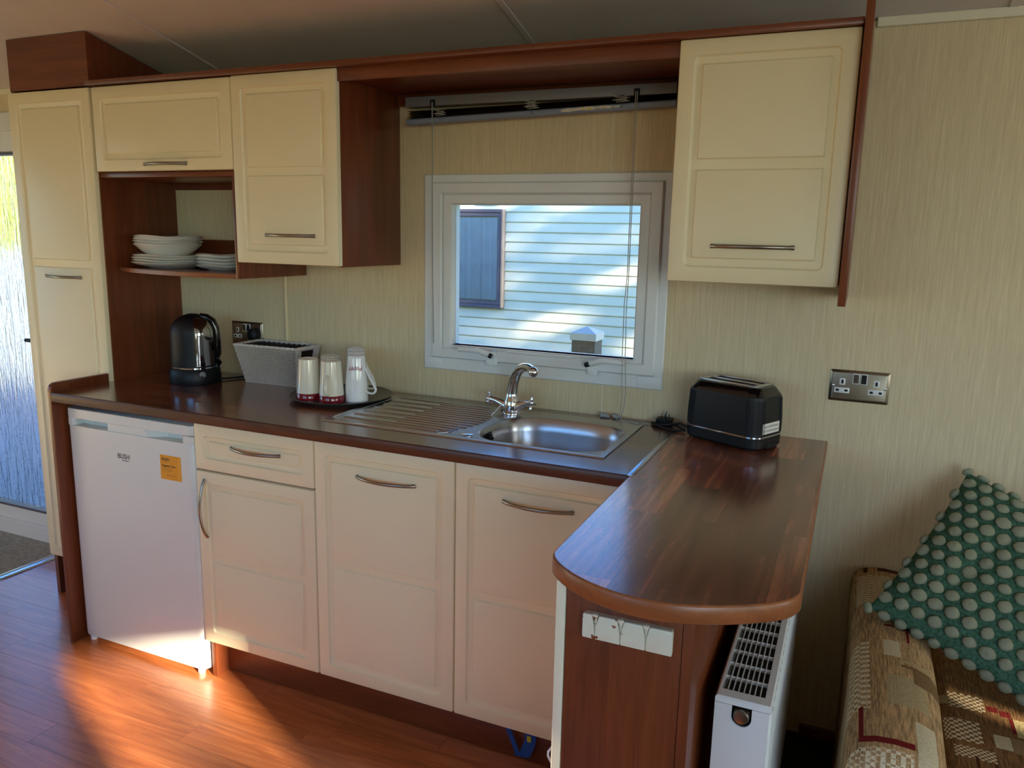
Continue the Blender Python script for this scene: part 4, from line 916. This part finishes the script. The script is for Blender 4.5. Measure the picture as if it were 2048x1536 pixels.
bm = bmesh.new(); prism(bm, [(x, zt_(x, z)) for x, z in top_+bot_], 'y', -.0652, -.0641)
def tornmat():
    t = NT('torn_sticker'); t.set(Roughness=.5); v = t.coords(); nz = t.noise(v, 60, 3); t.l(t.ramp(nz, [(.30, srgb(60, 50, 40)), (.40, srgb(206, 202, 190)), (.54, srgb(214, 210, 196)), (.62, srgb(210, 196, 80))]), t.b.inputs['Base Color']); return t.m
obj('torn_sticker', bm, tornmat(), br, smooth=0)
for px in (.77, 1.075, 1.345):
    bm = bmesh.new(); lathe(bm, [(.004, 0), (.003, .002), (.0005, .0025)], (0, 0, 0), 10); bmesh.ops.rotate(bm, verts=bm.verts[:], cent=(0, 0, 0), matrix=Matrix.Rotation(PI/2, 3, 'X')); bmesh.ops.translate(bm, verts=bm.verts[:], vec=(px, -.064, zt_(px, 1.785))); obj('cord_button', bm, M['grey_metal'], br)
    bm = bmesh.new(); pts = [(px+.022*math.sin(i*1.9)+random.uniform(-.006, .006), -.0655-.002*math.cos(i*1.1), zt_(px, 1.797)+.0011*i+.003*math.sin(i*2.7)) for i in range(22)]; tube(bm, pts, .0008, 5); obj('ladder_cord', bm, M['cord'], vb, smooth=60)
for cx, nm in ((.743, 'wand_clip'), (1.388, 'cord_lock')): obj(nm, B(cx-.008, cx+.008, -.067, -.06, 1.828, 1.848, bev=.001), M['hole'], vb)
bm = bmesh.new(); tube(bm, [(.743, -.0665, 1.84), (.7432, -.066, 1.70), (.7435, -.065, 1.50), (.744, -.062, 1.30), (.745, -.058, 1.09)], [.0022, .0016, .0015, .0015, .0018], 8); obj('tilt_wand', bm, M['clear'], vb)
def cord(pts): bm = bmesh.new(); tube(bm, pts, .00125, 6); obj('pull_cord', bm, M['cord'], vb, smooth=60)
cord([(1.386, -.0665, 1.84), (1.384, -.060, 1.55), (1.3835, -.056, 1.33), (1.378, -.053, 1.25), (1.379, -.052, 1.10), (1.384, -.052, .96), (1.381, -.054, .925), (1.37, -.058, .9065), (1.39, -.066, .906), (1.42, -.070, .906), (1.445, -.078, .9055), (1.452, -.062, .9055), (1.43, -.045, .9020), (1.40, -.030, .9018)])
cord([(1.391, -.0665, 1.84), (1.3885, -.060, 1.55), (1.388, -.056, 1.33), (1.385, -.053, 1.25), (1.388, -.052, 1.10), (1.394, -.050, .99), (1.392, -.052, .945), (1.386, -.055, .92), (1.388, -.060, .907), (1.405, -.068, .906), (1.43, -.064, .9058), (1.47, -.055, .9018), (1.455, -.035, .9018), (1.42, -.022, .9018)])
for tx, ty_ in ((1.330, -.030), (1.368, -.026)):
    bm = bmesh.new(); tube(bm, [(tx-.016, ty_, .9085), (tx-.002, ty_+.002, .907), (tx+.012, ty_+.003, .9045)], [.008, .0062, .003], 10); obj('cord_weight', bm, M['clear'], vb, smooth=60)
# ------------------------------------------------------------------ radiator beside the peninsula
ra = thing('radiator', 'white panel radiator with top grille, beside the peninsula', 'radiator', (1.882, -.56, .0))
RX0, RX1, RY0, RY1, RZ = 1.836, 1.931, -.9955, -.12, .6615
obj('bracket', B(1.8087, 1.84, -.75, -.71, .30, .52), M['white_enamel'], ra, smooth=0); obj('bracket', B(1.8087, 1.84, -.30, -.26, .30, .52), M['white_enamel'], ra, smooth=0)
obj('leg', B(1.87, 1.90, -.80, -.77, .0, .11, bev=.003), M['white_enamel'], ra); obj('leg', B(1.87, 1.90, -.25, -.22, .0, .11, bev=.003), M['white_enamel'], ra)
obj('core', B(RX0+.006, RX1-.010, RY0+.03, RY1-.01, .11, .60), M['dark'], ra, smooth=0)
obj('back_plate', B(RX0, RX0+.003, RY0+.002, RY1, .10, .648), M['white_enamel'], ra, smooth=0)
bm = bmesh.new(); ys = []; y = RY0+.012; prof = [(RX1-.012, RY0+.002)]
while y < RY1-.02:
    prof += [(RX1-.004, y), (RX1-.004, y+.010), (RX1, y+.014), (RX1, y+.030)]; y += .034
prof += [(RX1-.012, RY1)]
prism(bm, prof, 'z', .10, .640); obj('front_plate', bm, M['white_enamel'], ra, smooth=0)
cxv, zv = 1.8822, .6325; ur = .0168
pts = [(RX0, .10), (RX1-.004, .10), (RX1-.004, .6485), (cxv+ur, .6485), (cxv+ur, zv-.004)]+[(cxv+ur*math.cos(a), zv-.004-ur*math.sin(a)) for a in [PI*k/12 for k in range(1, 12)]]+[(cxv-ur, zv-.004), (cxv-ur, .6485), (RX0, .6485)]
bm = bmesh.new(); prism(bm, pts, 'y', RY0, RY0+.004); obj('end_plate', bm, M['white_enamel'], ra, smooth=0)
obj('valve_recess', B(cxv-.02, cxv+.02, RY0+.012, RY0+.016, .60, .6485), M['hole'], ra, smooth=0)
bm = bmesh.new(); lathe(bm, [(.0138, -.006), (.0142, .006), (.0128, .008), (.0128, .011), (.0118, .0125), (.0105, .0128), (.001, .0132)], (0, 0, 0), 28); bmesh.ops.rotate(bm, verts=bm.verts[:], cent=(0, 0, 0), matrix=Matrix.Rotation(PI/2, 3, 'X')); bmesh.ops.translate(bm, verts=bm.verts[:], vec=(cxv, RY0+.006, zv)); obj('valve_cap', bm, M['nickel'], ra, smooth=40)
def hframe(x0, x1, y0, y1, wx, wy0, wy1, z0, z1):
    bm = bmesh.new(); o = [(x0, y0), (x1, y0), (x1, y1), (x0, y1)]; i = [(x0+wx, y0+wy0), (x1-wx-.006, y0+wy0), (x1-wx-.006, y1-wy1), (x0+wx, y1-wy1)]; b = .003
    sh_ = [(x0+b, y0+b), (x1-b, y0+b), (x1-b, y1-b), (x0+b, y1-b)]
    rings = [[(x, y, z0) for x, y in o], [(x, y, z1-b) for x, y in o], [(x, y, z1) for x, y in sh_], [(x, y, z1) for x, y in i], [(x, y, z0) for x, y in i]]; rings.append(rings[0]); loft(bm, rings, False, False); bmesh.ops.remove_doubles(bm, verts=bm.verts[:], dist=1e-6); return bm
gr = obj('top_grille', hframe(RX0, RX1, RY0, RY1, .008, .026, .02, .6495, RZ), M['white_enamel'], ra, smooth=30)
gx0, gx1, gy0, gy1 = RX0+.008, RX1-.014, RY0+.026, RY1-.02
for k in range(1, 8): x = gx0+(gx1-gx0)*k/8; obj('grille_bar', B(x-.0007, x+.0007, gy0, gy1, .652, RZ-.001), M['white_enamel'], gr, smooth=0)
y = gy0+.050
while y < gy1: obj('grille_bar', B(gx0, gx1, y-.0011, y+.0011, .6525, RZ-.0016), M['white_enamel'], gr, smooth=0); y += .050

# ------------------------------------------------------------------ sofa and cushion
SO = Vector((2.55, -.45, 0))
def fabric(name, base, rects, dots):
    t = NT(name); t.set(Roughness=.9, Specular_IOR_Level=.15)
    tc = t.n('TexCoord'); va = t.n('VectorMath', operation='ADD'); va.inputs[1].default_value = SO; t.l(tc.outputs['Object'], va.inputs[0])
    sep = t.n('SeparateXYZ'); t.l(va.outputs[0], sep.inputs[0]); X, Y = sep.outputs[0], sep.outputs[1]
    mp = t.n('Mapping'); mp.inputs['Scale'].default_value = (330, 26, 26); t.l(va.outputs[0], mp.inputs[0]); st_ = t.noise(mp.outputs[0], 1.0, 3)
    fine = t.noise(va.outputs[0], 260, 3, .7)
    dk = tuple(c*.55 for c in base[:3])+(1,); lt = tuple(min(1, c*1.35) for c in base[:3])+(1,)
    col = t.ramp(st_, [(.35, dk), (.52, base), (.66, lt)])
    def mask(x0, x1, y0, y1):
        a = t.math('MULTIPLY', t.math('GREATER_THAN', X, x0), t.math('LESS_THAN', X, x1)); b = t.math('MULTIPLY', t.math('GREATER_THAN', Y, y0), t.math('LESS_THAN', Y, y1)); return t.math('MULTIPLY', a, b)
    for x0, x1, y0, y1, pitch_ in dots:
        ck = t.n('TexChecker'); ck.inputs['Scale'].default_value = 1/pitch_; t.l(va.outputs[0], ck.inputs['Vector'])
        col = t.mix(t.math('MULTIPLY', mask(x0, x1, y0, y1), ck.outputs['Fac']), col, srgb(228, 214, 178))
    for x0, x1, y0, y1, c in rects: col = t.mix(mask(x0, x1, y0, y1), col, c)
    dim = t.ramp(fine, [(.3, (.72, .72, .72, 1)), (.7, (1.12, 1.12, 1.12, 1))]); t.l(t.mix(1.0, col, dim, 'MULTIPLY'), t.b.inputs['Base Color'])
    t.bump(t.math('ADD', fine, st_), .5, .002); return t.m
CR, RD, BR_, TN = srgb(206, 194, 158), srgb(116, 30, 28), srgb(84, 52, 30), srgb(176, 156, 116)
M['sofa_arm'] = fabric('patterned_arm_fabric', srgb(182, 148, 104), [(2.124, 2.157, -.520, -.446, CR), (2.126, 2.20, -.715, -.600, TN), (2.157, 2.25, -.540, -.528, TN), (2.157, 2.25, -.560, -.550, srgb(120, 92, 60)),
    (2.076, 2.084, -.840, -.735, RD), (2.076, 2.168, -.850, -.834, RD), (2.128, 2.149, -.376, -.366, RD), (2.155, 2.178, -.382, -.371, RD), (2.173, 2.179, -.44, -.373, RD),
    (2.172, 2.206, -.885, -.758, CR), (2.12, 2.25, -.035, -.008, BR_), (2.085, 2.096, -.05, -.01, BR_), (2.178, 2.25, -.62, -.56, srgb(126, 98, 64))], [(2.0, 2.096, -.74, -.46, .0105), (2.05, 2.165, -1.0, -.862, .008), (2.07, 2.15, -.25, -.07, .007)])
M['sofa_seat'] = fabric('patterned_seat_fabric', srgb(136, 100, 62), [(2.350, 2.381, -.539, -.489, CR), (2.351, 2.373, -.398, -.376, RD), (2.375, 2.396, -.408, -.384, RD), (2.390, 2.398, -.470, -.41, RD), (2.398, 2.48, -.48, -.41, srgb(190, 172, 120)), (2.24, 2.275, -.40, -.365, TN),
    (2.381, 2.5, -.545, -.489, srgb(150, 124, 88)), (2.305, 2.312, -.66, -.59, BR_), (2.338, 2.345, -.66, -.60, BR_)], [(2.258, 2.328, -.541, -.458, .0085), (2.276, 2.347, -.41, -.345, .0075), (2.27, 2.345, -.60, -.56, .006)])
sf = thing('sofa', 'beige and brown patterned sofa against the wall at the right', 'sofa', tuple(SO))
bm = bmesh.new(); rings = []
asec = lambda wv: [(2.060, .0), (2.058, .30), (2.060, .50), (2.066, .533), (2.080, .551), (2.105, .560), (2.140, .563), (2.180, .560), (2.208, .548), (2.226, .525), (2.233, .48), (2.234, .30), (2.234, 0)]
for y, dz, ins in ((-.012, 0, 0), (-.30, .002, 0), (-.6, .003, 0), (-.84, .0, 0), (-.875, -.006, .003), (-.895, -.022, .008), (-.905, -.05, .014), (-.908, -.09, .018)):
    rings.append([(x+(ins if x < 2.14 else -ins)+.004*math.sin(y*7+z*9), y, z+(dz if z > .4 else 0)) for x, z in asec(0)])
loft(bm, rings); obj('arm', bm, M['sofa_arm'], sf, smooth=50)
bm = bmesh.new(); box(bm, 2.236, 3.55, -.86, -.05, .30, .420, bev=.045, seg=5); obj('seat_cushion', bm, M['sofa_seat'], sf, smooth=50)
obj('base', B(2.236, 3.55, -.80, -.02, .02, .298, bev=.01), M['sofa_seat'], sf)
obj('back_cushion', B(2.88, 3.55, -.19, -.01, .425, .80, bev=.05, seg=4), M['sofa_seat'], sf, smooth=50)
# cushion leaning in the corner: corners measured on arm, wall and seat
cB, cA, cC = Vector((2.091, -.356, .592)), Vector((2.297, -.070, .877)), Vector((2.4936, -.519, .4645))
ex = (cC-cB).normalized(); ey = ((cA-cB)-ex*((cA-cB).dot(ex))).normalized(); ez = ex.cross(ey)
if ez.y > 0: ez = -ez
hs = .2265; cc = (cA+cC)/2
cu = thing('cushion', 'green cushion covered in rows of pale tufts, leaning on the sofa', 'cushion', tuple(cc))
def pil(u, v, side):
    pin = 1-.055*(1-v*v)*abs(u)**2; pin2 = 1-.055*(1-u*u)*abs(v)**2
    th = .052*max(0, (1-u**4))**.62*max(0, (1-v**4))**.62
    crease = .010*math.exp(-((u-v*.2+.38)/.10)**2)*math.exp(-((v+.15)/.55)**2)
    return ex*(u*hs*pin)+ey*(v*hs*pin2)+ez*(side*(th-(crease if side > 0 else 0)))
bm = bmesh.new(); NN = 32; rows_ = {}
for side in (1, -1):
    g = [[None]*(NN+1) for _ in range(NN+1)]
    for j in range(NN+1):
        for i in range(NN+1):
            u, v = math.sin(PI/2*(2*i/NN-1)), math.sin(PI/2*(2*j/NN-1))
            ed = i in (0, NN) or j in (0, NN)
            if ed and (i, j) in rows_: g[j][i] = rows_[(i, j)]
            else:
                g[j][i] = bm.verts.new(pil(u, v, side))
                if ed: rows_[(i, j)] = g[j][i]
    for j in range(NN):
        for i in range(NN): bm.faces.new((g[j][i], g[j][i+1], g[j+1][i+1], g[j+1][i]))
cloth = obj('cover', bm, M['green'], cu, local=True, smooth=60)
bm = bmesh.new(); n_ = 6
lathe(bm, [(.001, -.5), (.62, -.42), (.95, -.15), (1.0, .10), (.96, .32), (.84, .52), (.62, .68), (.34, .76), (.001, .78)], (0, 0, 0), 16)
for v in bm.verts:
    q = max(abs(v.co.x), abs(v.co.y)); l = math.hypot(v.co.x, v.co.y)
    if l > .1: k = 1-.22*(1-q/l); v.co.x *= (.80+.2*l/q if False else k*1.02); v.co.y *= k*1.02
    jit = random.uniform(.93, 1.07); v.co *= jit
tm = None; NP = 12
for side, rngv in ((1, range(NP)), ):
    for j in range(NP+1):
        for i in range(NP+1):
            u = ((i+(.5 if j % 2 else 0))/NP)*2-1; v = (j/NP)*2-1
            if abs(u) > 1.0: continue
            uu, v_ = max(-.992, min(.992, u)), max(-.992, min(.992, v))
            p = pil(uu, v_, 1); du = pil(min(1, uu+.02), v_, 1)-pil(max(-1, uu-.02), v_, 1); dv = pil(uu, min(1, v_+.02), 1)-pil(uu, max(-1, v_-.02), 1)
            nr = du.cross(dv).normalized()
            if nr.dot(ez) < 0: nr = -nr
            if abs(u) > .99 or abs(v) > .99: nr = (ex*(u if abs(u) > .99 else 0)+ey*(v if abs(v) > .99 else 0)+ez*.35).normalized()
            if tm is None: o = obj('tuft', bm, M['tuft'], cu, local=True, smooth=80); tm = o
            else: o = tm.copy(); COL.objects.link(o)
            tx = du.normalized(); tx = (tx-nr*tx.dot(nr)).normalized(); ty2 = nr.cross(tx)
            r = .0146*random.uniform(.92, 1.08); R = Matrix((tx*r*random.uniform(.95, 1.1), ty2*r*random.uniform(.9, 1.05), nr*.0125*random.uniform(.85, 1.1))).transposed().to_4x4(); R.translation = p+nr*.002
            o.matrix_local = R
bpy.context.view_layer.update()
